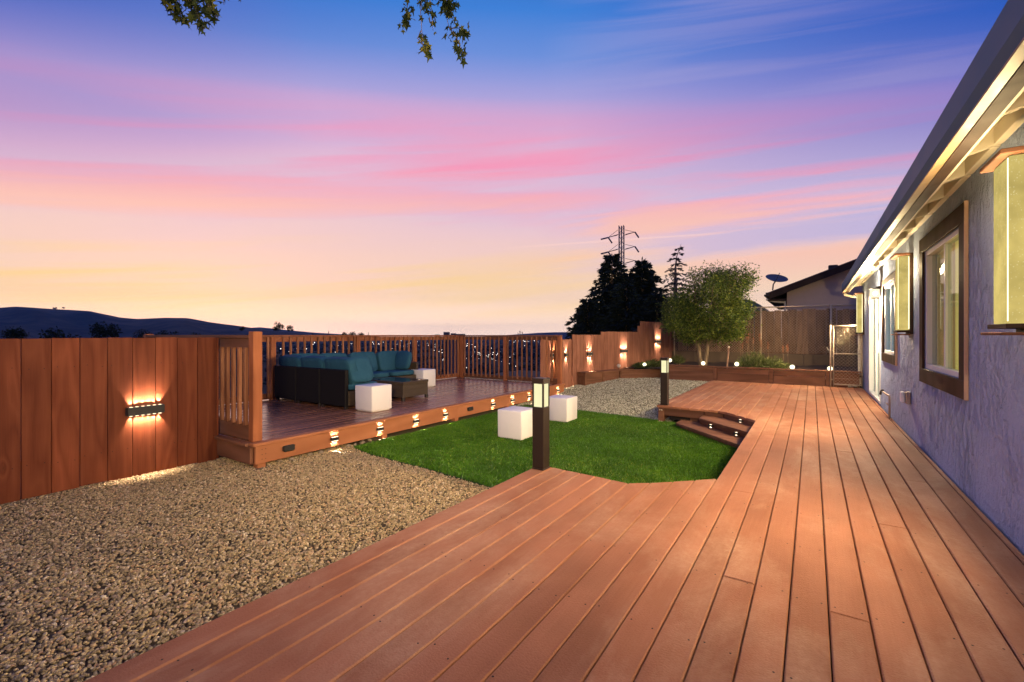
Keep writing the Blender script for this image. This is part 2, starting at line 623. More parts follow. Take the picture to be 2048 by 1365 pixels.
M['shingle'] = plain('roof_shingle', (0.055, 0.045, 0.042, 1), 0.9, var=0.4, scale=20, bump=0.6)
M['soil'] = plain('dark_soil', (0.055, 0.032, 0.02, 1), 0.95, var=0.5, scale=12, bump=1.0, bscale=28)
M['tan_stucco'] = plain('tan_stucco', (0.58, 0.43, 0.31, 1), 0.9, var=0.12, scale=3, bump=0.4, bscale=50)
M['dish'] = plain('dish_grey', (0.10, 0.11, 0.13, 1), 0.5, var=0.05)
M['tarp'] = plain('blue_tarp', (0.028, 0.062, 0.10, 1), 0.5, var=0.2, scale=4)
M['stake'] = plain('stake_wood', (0.36, 0.21, 0.13, 1), 0.8)
M['bark'] = wood('bark', (0.13, 0.09, 0.055, 1), (0.32, 0.24, 0.15, 1), 'Z', 0.9, 16, 5.0, 0.8, 0.3, False, 0.2, 0.5)
M['pylon'] = plain('pylon_steel', (0.10, 0.11, 0.15, 1), 0.6, 0.3)
M['dark_back'] = plain('dark_underside', (0.02, 0.014, 0.01, 1), 0.9)
M['town_wall'] = plain('far_building', (0.10, 0.09, 0.10, 1), 0.9)
M['stone'] = plain('river_stone', (0.26, 0.20, 0.14, 1), 0.8, var=0.4, scale=9, bump=0.4)

M['leaf'] = tone_mat('leaf', [(0, (0.022, 0.045, 0.008, 1)), (0.55, (0.085, 0.14, 0.016, 1)), (1, (0.26, 0.30, 0.04, 1))], 0.55, 0.35, trans=0.25)
M['conifer'] = tone_mat('conifer_needles', [(0, (0.010, 0.017, 0.012, 1)), (1, (0.028, 0.042, 0.030, 1))], 0.7, 0.2)
M['cedar'] = tone_mat('cedar_needles', [(0, (0.018, 0.030, 0.030, 1)), (1, (0.045, 0.07, 0.065, 1))], 0.7, 0.2)
M['far_leaf'] = tone_mat('far_leaves', [(0, (0.008, 0.012, 0.008, 1)), (1, (0.035, 0.05, 0.022, 1))], 0.8, 0.1)
M['maple'] = tone_mat('maple_leaf', [(0, (0.022, 0.040, 0.010, 1)), (0.7, (0.060, 0.085, 0.016, 1)), (1, (0.20, 0.20, 0.03, 1))], 0.55, 0.3, trans=0.3)
M['shrub'] = tone_mat('shrub_leaf', [(0, (0.06, 0.085, 0.02, 1)), (0.6, (0.13, 0.16, 0.045, 1)), (1, (0.24, 0.24, 0.09, 1))], 0.6, 0.3, trans=0.2)
M['cover'] = tone_mat('low_plant_leaf', [(0, (0.03, 0.05, 0.015, 1)), (1, (0.10, 0.12, 0.03, 1))], 0.6, 0.3)
M['torch'] = tone_mat('torch_flower', [(0, (0.30, 0.09, 0.04, 1)), (1, (0.50, 0.20, 0.09, 1))], 0.6, 0.3)
M['stem'] = plain('dry_stem', (0.30, 0.19, 0.10, 1), 0.8)
M['grass'] = tone_mat('turf_blade', [(0, (0.032, 0.11, 0.005, 1)), (0.5, (0.090, 0.25, 0.010, 1)), (0.85, (0.19, 0.33, 0.02, 1)), (1, (0.40, 0.42, 0.08, 1))], 0.45, 0.35)
M['gravel'] = tone_mat('pebbles', [(0, (0.11, 0.084, 0.05, 1)), (0.15, (0.25, 0.19, 0.10, 1)), (0.45, (0.43, 0.325, 0.16, 1)), (0.7, (0.56, 0.44, 0.235, 1)),
                                   (0.88, (0.46, 0.275, 0.14, 1)), (1, (0.74, 0.63, 0.42, 1))], 0.65, 0.35, bump=0.15)
M['gravel_pale_lit'] = tone_mat('pale_lit_pebbles', [(0, (0.12, 0.11, 0.075, 1)), (0.3, (0.34, 0.32, 0.22, 1)), (0.7, (0.55, 0.53, 0.38, 1)), (1, (0.74, 0.72, 0.55, 1))], 0.7, 0.3)  # paler copy of the pebbles, strong lamp light put into the colour
M['lamp_lens'] = glow('led_lens', (1.0, 0.80, 0.52, 1), 4.0)
M['globe'] = glow('globe_glow', (1.0, 0.92, 0.62, 1), 2.6)
M['globe_off'] = plain('globe_dim', (0.62, 0.58, 0.50, 1), 0.4)
M['pane_glow'] = glow('bollard_pane', lin(250, 242, 188), 1.12)
M['bubble'] = glow('bubble_glass', lin(234, 209, 122), 0.95, 'bubble')
M['led_strip'] = glow('led_strip', (1.0, 0.92, 0.55, 1), 2.2)
M['porch'] = glow('porch_bulb', (1.0, 0.86, 0.60, 1), 14.0)
M['porch_glass'] = glow('porch_glass', (1.0, 0.84, 0.55, 1), 1.5)
M['town_light'] = glow('town_light', (1.0, 0.93, 0.80, 1), 9.0)

# ground sheet
m, t, b = new_mat('dark_earth')
pos = t.new('ShaderNodeNewGeometry').outputs['Position']
n1_ = t.noise(pos, 0.012, 5, 0.65)
n2_ = t.noise(pos, 0.15, 4, 0.6)
t.put(b.inputs['Base Color'], t.mix(t.math('MULTIPLY', n1_, n2_), (0.012, 0.016, 0.010, 1), (0.09, 0.085, 0.06, 1)))
b.inputs['Roughness'].default_value = 0.95
b.inputs['Specular IOR Level'].default_value = 0.1
M['ground'] = m
m, t, b = new_mat('hill_grass')
pos = t.new('ShaderNodeNewGeometry').outputs['Position']
n1_ = t.noise(pos, 0.004, 6, 0.65)
t.put(b.inputs['Base Color'], t.mix(t.mr(n1_, 0.42, 0.62), (0.018, 0.024, 0.018, 1), (0.075, 0.07, 0.045, 1)))
b.inputs['Roughness'].default_value = 0.95
b.inputs['Specular IOR Level'].default_value = 0.05
M['hill'] = m
M['gravel_base'] = plain('gravel_base', (0.10, 0.074, 0.042, 1), 0.9, var=0.5, scale=60, bump=1.0, bscale=70)
M['turf_base'] = plain('turf_backing', (0.02, 0.045, 0.008, 1), 0.9, var=0.4, scale=9, bump=0.4)

# stucco, knocked-down trowel relief
m, t, b = new_mat('blue_grey_stucco')
pos = t.new('ShaderNodeNewGeometry').outputs['Position']
a1 = t.noise(t.scale(pos, (1, 1, 0.5)), 15.0, 5, 0.6, 0.5)
msk = t.mr(t.noise(t.scale(pos, (1, 1, 0.6)), 1.5, 3, 0.5), 0.36, 0.66, 0.12, 1.0)
rid = t.math('POWER', t.mr(a1, 0.47, 0.70), 0.7)
a2 = t.noise(pos, 34.0, 3, 0.6, 0.3)
fine = t.noise(pos, 110.0, 3, 0.65)
hh = t.math('ADD', t.math('MULTIPLY', rid, msk), t.math('ADD', t.math('MULTIPLY', a2, 0.30), t.math('MULTIPLY', fine, 0.10)))
st_ = t.noise(t.scale(pos, (1, 1, 0.25)), 2.2, 4)
t.put(b.inputs['Base Color'], t.mix(st_, (0.33, 0.42, 0.64, 1), (0.43, 0.51, 0.70, 1)))
b.inputs['Roughness'].default_value = 0.75
b.inputs['Specular IOR Level'].default_value = 0.3
t.put(b.inputs['Normal'], t.bump(hh, 1.0, 0.055))
M['stucco'] = m

# glass pane: see-through with a sky reflection
m, t, b = new_mat('window_glass')
tr = t.new('ShaderNodeBsdfTransparent')
tr.inputs[0].default_value = (0.82, 0.88, 0.88, 1)
gs = t.new('ShaderNodeBsdfGlossy')
gs.inputs['Roughness'].default_value = 0.02
lw_ = t.new('ShaderNodeLayerWeight')
lw_.inputs[0].default_value = 0.5
fr = t.math('MULTIPLY_ADD', t.math('POWER', lw_.outputs['Facing'], 4.0), 0.55, 0.03)
oc = t.new('ShaderNodeTexCoord').outputs['Object']
t.put(gs.inputs['Normal'], t.bump(t.noise(oc, 1.6, 1), 0.05, 0.02))
mx = t.new('ShaderNodeMixShader')
t.l.new(fr, mx.inputs[0])
t.l.new(tr.outputs[0], mx.inputs[1])
t.l.new(gs.outputs[0], mx.inputs[2])
t.l.new(mx.outputs[0], t.n['Material Output'].inputs[0])
M['glass'] = m


def lit_curtain_mat(name, col, em):  # cloth glows to stand in for the room light behind it
    m, t, b = new_mat(name)
    oc = t.new('ShaderNodeTexCoord').outputs['Object']
    c = t.mix(t.noise(t.scale(oc, (1, 1, 0.1)), 6.0, 3), tuple(x * 0.8 for x in col[:3]) + (1,), col)
    t.put(b.inputs['Base Color'], c)
    b.inputs['Roughness'].default_value = 0.9
    t.put(b.inputs['Emission Color'], c)
    b.inputs['Emission Strength'].default_value = em
    return m


M['curtain_gold'] = lit_curtain_mat('gold_curtain', (0.66, 0.50, 0.13, 1), 1.25)
M['curtain_brown'] = lit_curtain_mat('brown_curtain', (0.40, 0.25, 0.09, 1), 0.8)
M['curtain_teal'] = lit_curtain_mat('teal_blind', (0.20, 0.50, 0.60, 1), 0.8)
M['blind_white'] = lit_curtain_mat('white_blind', (0.80, 0.80, 0.62, 1), 0.85)

# wicker and cushions
m, t, b = new_mat('wicker')
oc = t.new('ShaderNodeTexCoord').outputs['Object']
w1 = t.new('ShaderNodeTexWave', wave_type='BANDS', bands_direction='Z')
w1.inputs['Scale'].default_value = 16.0
w1.inputs['Distortion'].default_value = 1.5
t.put(w1.inputs['Vector'], oc)
ck = t.new('ShaderNodeTexChecker')
ck.inputs['Scale'].default_value = 62.0
t.put(ck.inputs['Vector'], oc)
hgt = t.math('ADD', t.math('MULTIPLY', w1.outputs['Fac'], 0.7), t.math('MULTIPLY', ck.outputs['Fac'], 0.5))
t.put(b.inputs['Base Color'], t.mix(t.mr(hgt, 0.2, 1.1), (0.012, 0.009, 0.006, 1), (0.135, 0.09, 0.04, 1)))
b.inputs['Roughness'].default_value = 0.5
t.put(b.inputs['Normal'], t.bump(hgt, 0.8, 0.008))
M['wicker'] = m
M['wicker_dark'] = plain('black_wicker_back', (0.009, 0.008, 0.008, 1), 0.6, var=0.3, scale=60, bump=0.6, bscale=90, spec=0.15)
m, t, b = new_mat('teal_fabric')
oc = t.new('ShaderNodeTexCoord').outputs['Object']
wv = t.noise(oc, 320.0, 2)
t.put(b.inputs['Base Color'], t.mix(t.noise(oc, 6.0, 3), (0.017, 0.074, 0.120, 1), (0.029, 0.106, 0.162, 1)))
b.inputs['Roughness'].default_value = 0.85
b.inputs['Specular IOR Level'].default_value = 0.2
t.put(b.inputs['Normal'], t.bump(t.math('ADD', wv, t.math('MULTIPLY', t.noise(t.scale(oc, (1, 1, 0.6)), 8.0, 3, 0.5, 0.8), 7.0)), 0.4, 0.008))
M['teal'] = m


def spot(name, loc, direction, power, angle, blend, parent, color=WARM, radius=0.01):
    L = bpy.data.lights.new(name, 'SPOT')
    L.energy = power
    L.spot_size = R(angle)
    L.spot_blend = blend
    L.color = color
    L.shadow_soft_size = radius
    o = bpy.data.objects.new(name, L)
    q = Vector(direction).to_track_quat('-Z', 'Y').to_matrix().to_4x4()
    return link(o, parent, Matrix.Translation(loc) @ q)


def point(name, loc, power, parent, color=WARM, radius=0.02):
    L = bpy.data.lights.new(name, 'POINT')
    L.energy = power
    L.color = color
    L.shadow_soft_size = radius
    return link(bpy.data.objects.new(name, L), parent, Matrix.Translation(loc))


# ================================================================== SETTING
def zyard(y):
    s = np.clip((np.asarray(y) - 8.2) / 4.2, 0, 1)
    return 0.25 * s * s * (3 - 2 * s)


# terrain sheet, sloping away behind the railing down to the valley
def axis(neg, pos, n=150):
    a = np.sinh(np.linspace(-1, 1, n) * 8.0) / math.sinh(8.0)
    return np.where(a < 0, a * neg, a * pos)


gx, gy = axis(9000, 5000, 170) - 6.0, axis(5000, 9800, 170) + 9.0
GX, GY = np.meshgrid(gx, gy, indexing='ij')
wd = np.maximum(0, -8.5 - GX) + np.maximum(0, GY - 60) * 0.25 + np.maximum(0, -GY - 30) * 0.3
GZ = -0.12 - 42.0 * (1 - np.exp(-wd / 75.0))
GZ += np.where(wd > 3, np.sin(GX * 0.013 + 1) * np.cos(GY * 0.011) * np.minimum(wd / 60, 3.0), 0)
ni, nj = GX.shape
ii = (np.arange(ni - 1)[:, None] * nj + np.arange(nj - 1)[None]).ravel()
tag(np_mesh('ground', np.stack([GX, GY, GZ], -1), np.stack([ii, ii + nj, ii + nj + 1, ii + 1], 1), M['ground'], smooth=True),
    'dark earth falling away behind the railing to the valley', kind='structure')


def ridge(name, pts, d0, depth, label, seed, rough=6.0):
    r = np.random.default_rng(seed)
    us = np.linspace(pts[0][0], pts[-1][0], 220)
    vs = np.interp(us, [p[0] for p in pts], [p[1] for p in pts])
    hs = (HZ - vs) / FPX * d0
    for k in range(1, 8):
        hs = hs + np.sin(us * 0.011 * k * 1.7 + r.random() * 6) * rough / k / k
    V = []
    prof = [(-1.0, -60), (-0.75, 0.18), (-0.45, 0.52), (-0.2, 0.83), (0, 1.0), (0.4, 0.7), (1.0, -60)]
    for i, (u, h) in enumerate(zip(us, hs)):
        for pz, ph in prof:
            d = d0 + pz * depth * (1 + 0.15 * math.sin(i * 0.13))
            c = (u - 1024) / FPX * d
            z = -60 if ph == -60 else -40 + (h + 40) * (ph + (0.07 * math.sin(i * 0.31 + pz * 9) if 0 < ph < 1 else 0))
            V.append((c * CS - d * SN, d * CS + c * SN, z))
    k = len(prof)
    ii = (np.arange(len(us) - 1)[:, None] * k + np.arange(k - 1)[None]).ravel()
    return tag(np_mesh(name, V, np.stack([ii, ii + k, ii + k + 1, ii + 1], 1), M['hill'], smooth=True), label, kind='structure')


ridge('hills', [(-700, 640), (-200, 622), (0, 616), (30, 614), (100, 618), (180, 622), (240, 634), (275, 637.5), (330, 636), (375, 637),
                (420, 645), (470, 651), (520, 658), (620, 668), (760, 674)], 3600, 1500, 'dark blue rounded hills on the left skyline', 3, 3.0)
ridge('hills', [(380, 668), (470, 658), (520, 655), (570, 660), (620, 664.5), (680, 668), (760, 674)], 6500, 1400,
      'paler low hill behind the end of the dark hills', 5, 3.0)
ridge('hills', [(960, 674), (1040, 669), (1075, 666), (1110, 664.5), (1150, 664), (1260, 667), (1500, 672)], 7000, 1200,
      'faint far hill above the far railing', 8, 3.0)

# gravel bed under everything in the yard
gy = np.linspace(-5, 13.2, 74)
gx = np.linspace(-8.4, 1.2, 12)
GX, GY = np.meshgrid(gx, gy, indexing='ij')
GZ = zyard(GY)
ni, nj = GX.shape
ii = (np.arange(ni - 1)[:, None] * nj + np.arange(nj - 1)[None]).ravel()
tag(np_mesh('gravel_bed', np.stack([GX, GY, GZ - 0.012], -1), np.stack([ii, ii + nj, ii + nj + 1, ii + 1], 1), M['gravel_base']),
    'brown base of the gravel yard', kind='structure')

LAWN = [(-4.86, 3.72), (-4.4, 3.62), (-3.4, 3.56), (-2.5, 3.46), (-1.9, 3.38), (-1.1, 3.3), (-0.45, 3.8), (-0.45, 6.95), (-0.9, 7.55), (-1.9, 7.62),
        (-2.6, 7.74), (-3.6, 7.86), (-4.3, 7.9), (-4.86, 7.85)]


def inpoly(x, y, poly):
    r = np.zeros(len(x), bool)
    n = len(poly)
    for i in range(n):
        (x0, y0), (x1, y1) = poly[i], poly[(i + 1) % n]
        c = ((y0 > y) != (y1 > y)) & (x < (x1 - x0) * (y - y0) / (y1 - y0 + 1e-12) + x0)
        r ^= c
    return r


lm = MB()
nL = len(LAWN)
lm.add([(x, y, -0.01) for x, y in LAWN] + [(x, y, 0.012) for x, y in LAWN],
       [list(range(nL, 2 * nL))] + [[i, (i + 1) % nL, nL + (i + 1) % nL, nL + i] for i in range(nL)])
tag(lm.build('lawn', M['turf_base']), 'green artificial lawn between the two decks', kind='structure')

# grass blades
N = 270000
x = rng.uniform(-4.9, -0.4, N)
y = rng.uniform(3.28, 7.92, N)
k = inpoly(x, y, LAWN)
x, y = x[k], y[k]
N = len(x)
ln = rng.uniform(0.018, 0.036, N)
az = rng.uniform(0, 2 * np.pi, N)
lean = rng.uniform(0.1, 0.75, N) * ln
wdt = rng.uniform(0.0022, 0.0042, N)
dx, dy = np.cos(az), np.sin(az)
Bp = np.stack([x, y, np.full(N, 0.011)], 1)
sd_ = np.stack([-dy, dx, np.zeros(N)], 1) * wdt[:, None]
tp = Bp + np.stack([dx * lean, dy * lean, ln], 1)
md = Bp + np.stack([dx * lean * 0.3, dy * lean * 0.3, ln * 0.6], 1)
V = np.stack([Bp - sd_, Bp + sd_, md + sd_ * 0.8, tp, md - sd_ * 0.8], 1)
def wavy(f, n=7):
    a = np.zeros(N)
    for _ in range(n):
        th = rng.uniform(0, 6.28)
        k_ = f * rng.uniform(0.5, 1.8)
        a += np.sin((x * math.cos(th) + y * math.sin(th)) * k_ + rng.uniform(0, 6.28))
    return a / math.sqrt(n) * 0.7


tone = np.clip(0.30 + 0.20 * rng.normal(size=N) + 0.17 * wavy(2.2) + 0.15 * wavy(8) + 0.11 * wavy(26), 0, 0.84)
tone = np.where(rng.random(N) < np.clip(0.03 + 0.06 * wavy(3.0), 0.005, 0.2), rng.uniform(0.86, 1.0, N), tone)
tag(np_mesh('grass', V, np.arange(N * 5).reshape(N, 5), M['grass'], col=np.repeat(tone, 5)),
    'short green turf blades of the lawn', 'grass', kind='stuff')


# pebbles
def stones(P, r, lowpoly):
    if lowpoly:
        base = np.array([(1, 0, 0), (-1, 0, 0), (0, 1, 0), (0, -1, 0), (0, 0, 1), (0, 0, -1)], float)
        F0 = np.array([(0, 2, 4), (2, 1, 4), (1, 3, 4), (3, 0, 4), (2, 0, 5), (1, 2, 5), (3, 1, 5), (0, 3, 5)])
    else:
        p = (1 + 5 ** .5) / 2
        base = unit(np.array([(-1, p, 0), (1, p, 0), (-1, -p, 0), (1, -p, 0), (0, -1, p), (0, 1, p), (0, -1, -p), (0, 1, -p),
                              (p, 0, -1), (p, 0, 1), (-p, 0, -1), (-p, 0, 1)], float))
        F0 = np.array([(0, 11, 5), (0, 5, 1), (0, 1, 7), (0, 7, 10), (0, 10, 11), (1, 5, 9), (5, 11, 4), (11, 10, 2), (10, 7, 6), (7, 1, 8),
                       (3, 9, 4), (3, 4, 2), (3, 2, 6), (3, 6, 8), (3, 8, 9), (4, 9, 5), (2, 4, 11), (6, 2, 10), (8, 6, 7), (9, 8, 1)])
    n, k = len(P), len(base)
    sc = np.stack([rng.uniform(0.8, 1.35, n), rng.uniform(0.6, 1.0, n), rng.uniform(0.4, 0.75, n)], 1) * r[:, None]
    jit = 1 + rng.normal(0, 0.10, (n, k, 1))
    L = base[None] * jit * sc[:, None]
    q = unit(np.concatenate([rng.normal(0, 0.22, (n, 2)), np.zeros((n, 2))], 1) + np.stack([np.zeros(n), np.zeros(n), np.sin(h := rng.uniform(0, np.pi, n)), np.cos(h)], 1))
    xq, yq, zq, wq = q.T
    Rm = np.stack([np.stack([1 - 2 * (yq * yq + zq * zq), 2 * (xq * yq - zq * wq), 2 * (xq * zq + yq * wq)], -1),
                   np.stack([2 * (xq * yq + zq * wq), 1 - 2 * (xq * xq + zq * zq), 2 * (yq * zq - xq * wq)], -1),
                   np.stack([2 * (xq * zq - yq * wq), 2 * (yq * zq + xq * wq), 1 - 2 * (xq * xq + yq * yq)], -1)], 1)
    V = np.einsum('nij,nkj->nki', Rm, L) + P[:, None]
    F = F0[None] + (np.arange(n) * k)[:, None, None]
    return V, F.reshape(-1, 3), np.repeat(rng.random(n), k)


def scatter(x0, x1, y0, y1, dens, rlo, rhi, keep, lowpoly, name, label, mat='gravel', outside=False):
    n = int((x1 - x0) * (y1 - y0) * dens)
    x, y = rng.uniform(x0, x1, n), rng.uniform(y0, y1, n)
    u, v, d = proj(x, y, 0.0)
    vis = (d > 0.3) & (u > -160) & (u < 2200) & (v < 1480)
    k = (~vis if outside else vis) & keep(x, y)
    x, y = x[k], y[k]
    r = rlo * (rhi / rlo) ** rng.random(len(x)) * np.where(rng.random(len(x)) < 0.05, 1.35, 1.0)
    z = zyard(y) + rng.uniform(-0.004, 0.010, len(x)) + 0.004 * np.sin(x * 5.1) * np.sin(y * 4.3)
    V, F, tn = stones(np.stack([x, y, z], 1), r, lowpoly)
    return tag(np_mesh(name, V, F, M[mat], col=tn, smooth=True), label, 'gravel', kind='stuff')


scatter(-5.80, -1.9, -1.5, 3.80, 5700, 0.0062, 0.0122, lambda x, y: ~inpoly(x, y, LAWN), False, 'gravel',
        'tan and brown pebbles between the board fence and the near deck')
scatter(-5.75, -1.9, -3.6, 3.80, 1700, 0.011, 0.019, lambda x, y: ~inpoly(x, y, LAWN), True, 'gravel',
        'tan pebbles carrying on beside the near deck towards the camera', 'gravel', True)
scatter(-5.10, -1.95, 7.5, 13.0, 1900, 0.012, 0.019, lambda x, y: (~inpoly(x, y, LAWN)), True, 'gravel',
        'pale pebbles between the lawn and the planters with lamp light in their colour', 'gravel_pale_lit')

# soil behind the planters
soil = [(-3.25, 12.58), (1.4, 12.58), (1.4, 15.1), (-3.8, 15.1), (-4.7, 12.7), (-4.35, 12.1)]
sm = MB()
nn = 26
xs = np.linspace(-4.9, 1.6, nn)
ys = np.linspace(12.55, 15.05, 16)
SX, SY = np.meshgrid(xs, ys, indexing='ij')
SZ = 0.52 + 0.10 * np.clip((SY - 13.6) / 1.4, 0, 1) + 0.025 * np.sin(SX * 5) * np.sin(SY * 6) + rng.normal(0, 0.012, SX.shape)
ii = (np.arange(nn - 1)[:, None] * 16 + np.arange(15)[None]).ravel()
tag(np_mesh('soil', np.stack([SX, SY, SZ], -1), np.stack([ii, ii + 16, ii + 17, ii + 1], 1), M['soil'], smooth=True),
    'dark brown soil in the raised bed', kind='structure')
xs = np.linspace(-4.75, -3.2, 10)
ys = np.linspace(0, 0.6, 5)
V = []
for a in xs:
    for bb in ys:
        V.append((a, 12.07 + (a + 4.4) * 1.02 + bb * 1.1, 0.45 + rng.normal(0, 0.008)))
ii = (np.arange(9)[:, None] * 5 + np.arange(4)[None]).ravel()
tag(np_mesh('soil', V, np.stack([ii, ii + 5, ii + 6, ii + 1], 1), M['soil'], smooth=True),
    'dark soil behind the low slanted planter wall', kind='structure')

# ================================================================== NEAR DECK
DZ = 0.29
PITCH = 0.139
dk = thing('timber_deck', 'reddish brown timber deck running along the house wall', 'deck', (-0.5, 4, 0))


def yN(x):
    return np.interp(x, [-2.03, -1.92, -1.17, -0.60], [3.44, 3.51, 3.45, 3.98])


def yF(x):
    return np.interp(x, [-2.12, -1.13, -0.58], [7.56, 7.51, 6.88])


JP = [(1470, 981), (1500, 1166), (1720, 1240), (1815, 1058), (1810, 960), (1620, 835), (1700, 905), (1545, 870)]
joints = [PZ(u, v, DZ) for u, v in JP]
GAP = 0.005
XS = [-2.025 + i * PITCH for i in range(22)]
for i, x0 in enumerate(XS):
    x1 = min(x0 + PITCH - GAP, 0.925)
    if x1 - x0 < 0.03:
        continue
    segs = []
    if x0 + PITCH / 2 < -0.60:
        segs.append((-3.2, None, 'n'))
        segs.append((None, 12.48, 'f'))
    else:
        segs.append((-3.2, 12.48, 'a'))
    for y0, y1, kk in segs:
        cuts = sorted(j.y for j in joints if x0 <= j.x < x0 + PITCH and (kk != 'n' or j.y < 3.2) and (kk != 'f' or j.y > 7.7) and -3 < j.y < 12.3)
        if kk == 'f' and not cuts:
            cuts = [8.4 + (i * 7 % 5) * 0.82]
        if kk == 'a' and len(cuts) < 2:
            e = 8.2 + (i * 5 % 7) * 0.6
            if all(abs(e - cc) > 1.2 for cc in cuts):
                cuts = sorted(cuts + [e])
        lo = [(x0, y0), (x1, y0)] if y0 is not None else [(x0, float(yF(x0))), (x1, float(yF(x1)))]
        for cc in cuts + [None]:
            if cc is None:
                hi = [(x0, y1), (x1, y1)] if y1 is not None else [(x0, float(yN(x0))), (x1, float(yN(x1)))]
            else:
                hi = [(x0, cc - 0.0015), (x1, cc - 0.0015)]
            z1 = DZ + random.uniform(-0.0015, 0.0015)
            prism('deck_board', M['deck'], [lo[0], lo[1], hi[1], hi[0]], z1 - 0.034, z1, dk, 0.0055)
            if cc is not None:
                lo = [(x0, cc + 0.0015), (x1, cc + 0.0015)]
# left edge of the far lobe sits a little further out: one extra narrow board
prism('deck_board', M['deck'], [(-2.135, 7.57), (-2.03, 7.565), (-2.03, 12.48), (-2.135, 12.48)], DZ - 0.034, DZ, dk, 0.005)
# structure under the boards
box('joist', M['dark_back'], -1.96, 0.9, -3.0, 3.3, 0.02, DZ - 0.045, dk, 0)
box('joist', M['dark_back'], -0.5, 0.9, 3.31, 7.4, 0.02, DZ - 0.045, dk, 0)
box('joist', M['dark_back'], -1.95, 0.9, 7.66, 12.4, 0.06, DZ - 0.045, dk, 0)
box('fascia_board', M['planter'], -2.0, -1.965, -3.0, 3.38, 0.03, DZ - 0.04, dk)
box('fascia_board', M['planter'], -0.57, -0.535, 4.0, 6.85, 0.03, DZ - 0.04, dk)
box('fascia_board', M['planter'], -2.09, -2.055, 7.66, 12.4, 0.03, DZ - 0.038, dk)


def slab(name, mat, a, b2, t_, z0, z1, parent, c=0.004):
    """upright board between two plan points, thickness t_ behind the line"""
    a, b2 = Vector(a), Vector(b2)
    d = b2 - a
    L = d.length
    m = Matrix.Translation((a.x, a.y, 0)) @ Matrix.Rotation(math.atan2(d.y, d.x), 4, 'Z')
    return box(name, mat, 0, L, 0, t_, z0, z1, parent, c, m)


slab('fascia_board', M['planter'], (-2.08, 7.60), (-1.40, 7.565), 0.03, 0.13, DZ - 0.037, dk)
slab('fascia_board', M['planter'], (-1.62, 7.61), (-1.40, 7.60), 0.03, 0.0, 0.128, dk)
slab('fascia_board', M['planter'], (-1.39, 7.56), (-1.13, 7.545), 0.03, 0.0, DZ - 0.037, dk)
slab('fascia_board', M['planter'], (-1.12, 7.53), (-0.60, 6.935), 0.03, 0.02, DZ - 0.037, dk)
slab('fascia_board', M['planter'], (-1.98, 3.36), (-1.17, 3.36), 0.03, 0.02, DZ - 0.037, dk)
slab('fascia_board', M['planter'], (-1.15, 3.37), (-0.60, 3.90), 0.03, 0.02, DZ - 0.037, dk)
box('post', M['planter'], -2.115, -2.02, 7.575, 7.655, -0.01, DZ - 0.036, dk)
for zc in (0.215, 0.03):
    for xo in (0.0, 0.035):
        bm_ = MB().lathe([(0.001, 0.012), (0.012, 0.011), (0.014, 0.0)], 8)
        bm_.build('bolt', M['steel'], dk, Matrix.Translation((-2.09 + xo, 7.574, zc)) @ Matrix.Rotation(R(90), 4, 'X'), True)
# screws
scr = MB()
for i, x0 in enumerate(XS):
    for jy in np.arange(-1.0, 12.4, 0.56):
        for o_ in (0.022, PITCH - 0.03):
            xx, yy = x0 + o_ + random.uniform(-.005, .005), jy + random.uniform(-.02, .02)
            if xx < -0.6 and yN(xx) - 0.05 < yy < yF(xx) + 0.05 or xx > 0.92 or random.random() < 0.25:
                continue
            r_ = 0.0042
            scr.add([(xx + r_ * math.cos(q * 1.047), yy + r_ * math.sin(q * 1.047), DZ + 0.0028) for q in range(6)], [[0, 1, 2, 3, 4, 5]])
so_ = scr.build('screw', M['dark_back'], dk)
so_['kind'] = 'stuff'

# corner steps
stp = thing('corner_steps', 'two brown timber steps cutting the corner down to the lawn', 'steps', (-1.0, 6.6, 0))
T1, T2 = 0.10, 0.195
prism('tread', M['planter'], [(-1.74, 7.20), (-0.585, 6.02), (-0.585, 6.52), (-1.42, 7.36), (-1.60, 7.52), (-1.74, 7.52)], T1 - 0.035, T1, stp)
prism('tread', M['planter'], [(-1.42, 7.26), (-0.585, 6.44), (-0.585, 6.90), (-1.14, 7.52), (-1.42, 7.54)], T2 - 0.035, T2, stp)
slab('riser', M['planter'], (-1.68, 7.20), (-0.60, 6.10), 0.025, 0.0, T1 - 0.037, stp)
slab('riser', M['planter'], (-1.40, 7.30), (-0.60, 6.51), 0.025, T1 + 0.002, T2 - 0.037, stp)
slab('side_panel', M['planter'], (-1.415, 7.54), (-1.415, 7.29), 0.012, T1 + 0.002, T2 - 0.036, stp)

# ================================================================== RAISED DECK
RZ = 0.28
rd = thing('raised_deck', 'glossy brown raised deck with the sofa on it', 'deck', (-6.5, 6, 0))
yA, yB = 2.56, 9.74
xi = -5.045
i = 0
while xi > -8.25:
    cut = 4.4 + (i * 3 % 5) * 0.75
    for (a, b2) in ((yA + 0.0, cut - 0.0015), (cut + 0.0015, yB)):
        z1 = RZ + random.uniform(-0.001, 0.001)
        prism('deck_board', M['deck_gloss'], [(xi - PITCH + 0.006, a), (xi, a), (xi, b2), (xi - PITCH + 0.006, b2)], z1 - 0.034, z1, rd, 0.006)
    xi -= PITCH
    i += 1
for a, b2 in ((yA - 0.04, 5.37), (5.373, 7.1), (7.103, 8.6), (8.603, 9.82)):
    box('edge_trim', M['fascia'], -5.04, -4.945, a, b2, RZ - 0.034, RZ + 0.003, rd, 0.005)
for a, b2 in ((yA - 0.01, 5.86), (5.862, 9.80)):
    box('fascia_board', M['fascia'], -5.005, -4.965, a, b2, 0.055, RZ - 0.036, rd, 0.004)
box('edge_trim', M['planter'], -8.2, -5.042, yA - 0.075, yA - 0.003, RZ - 0.034, RZ + 0.002, rd, 0.005)
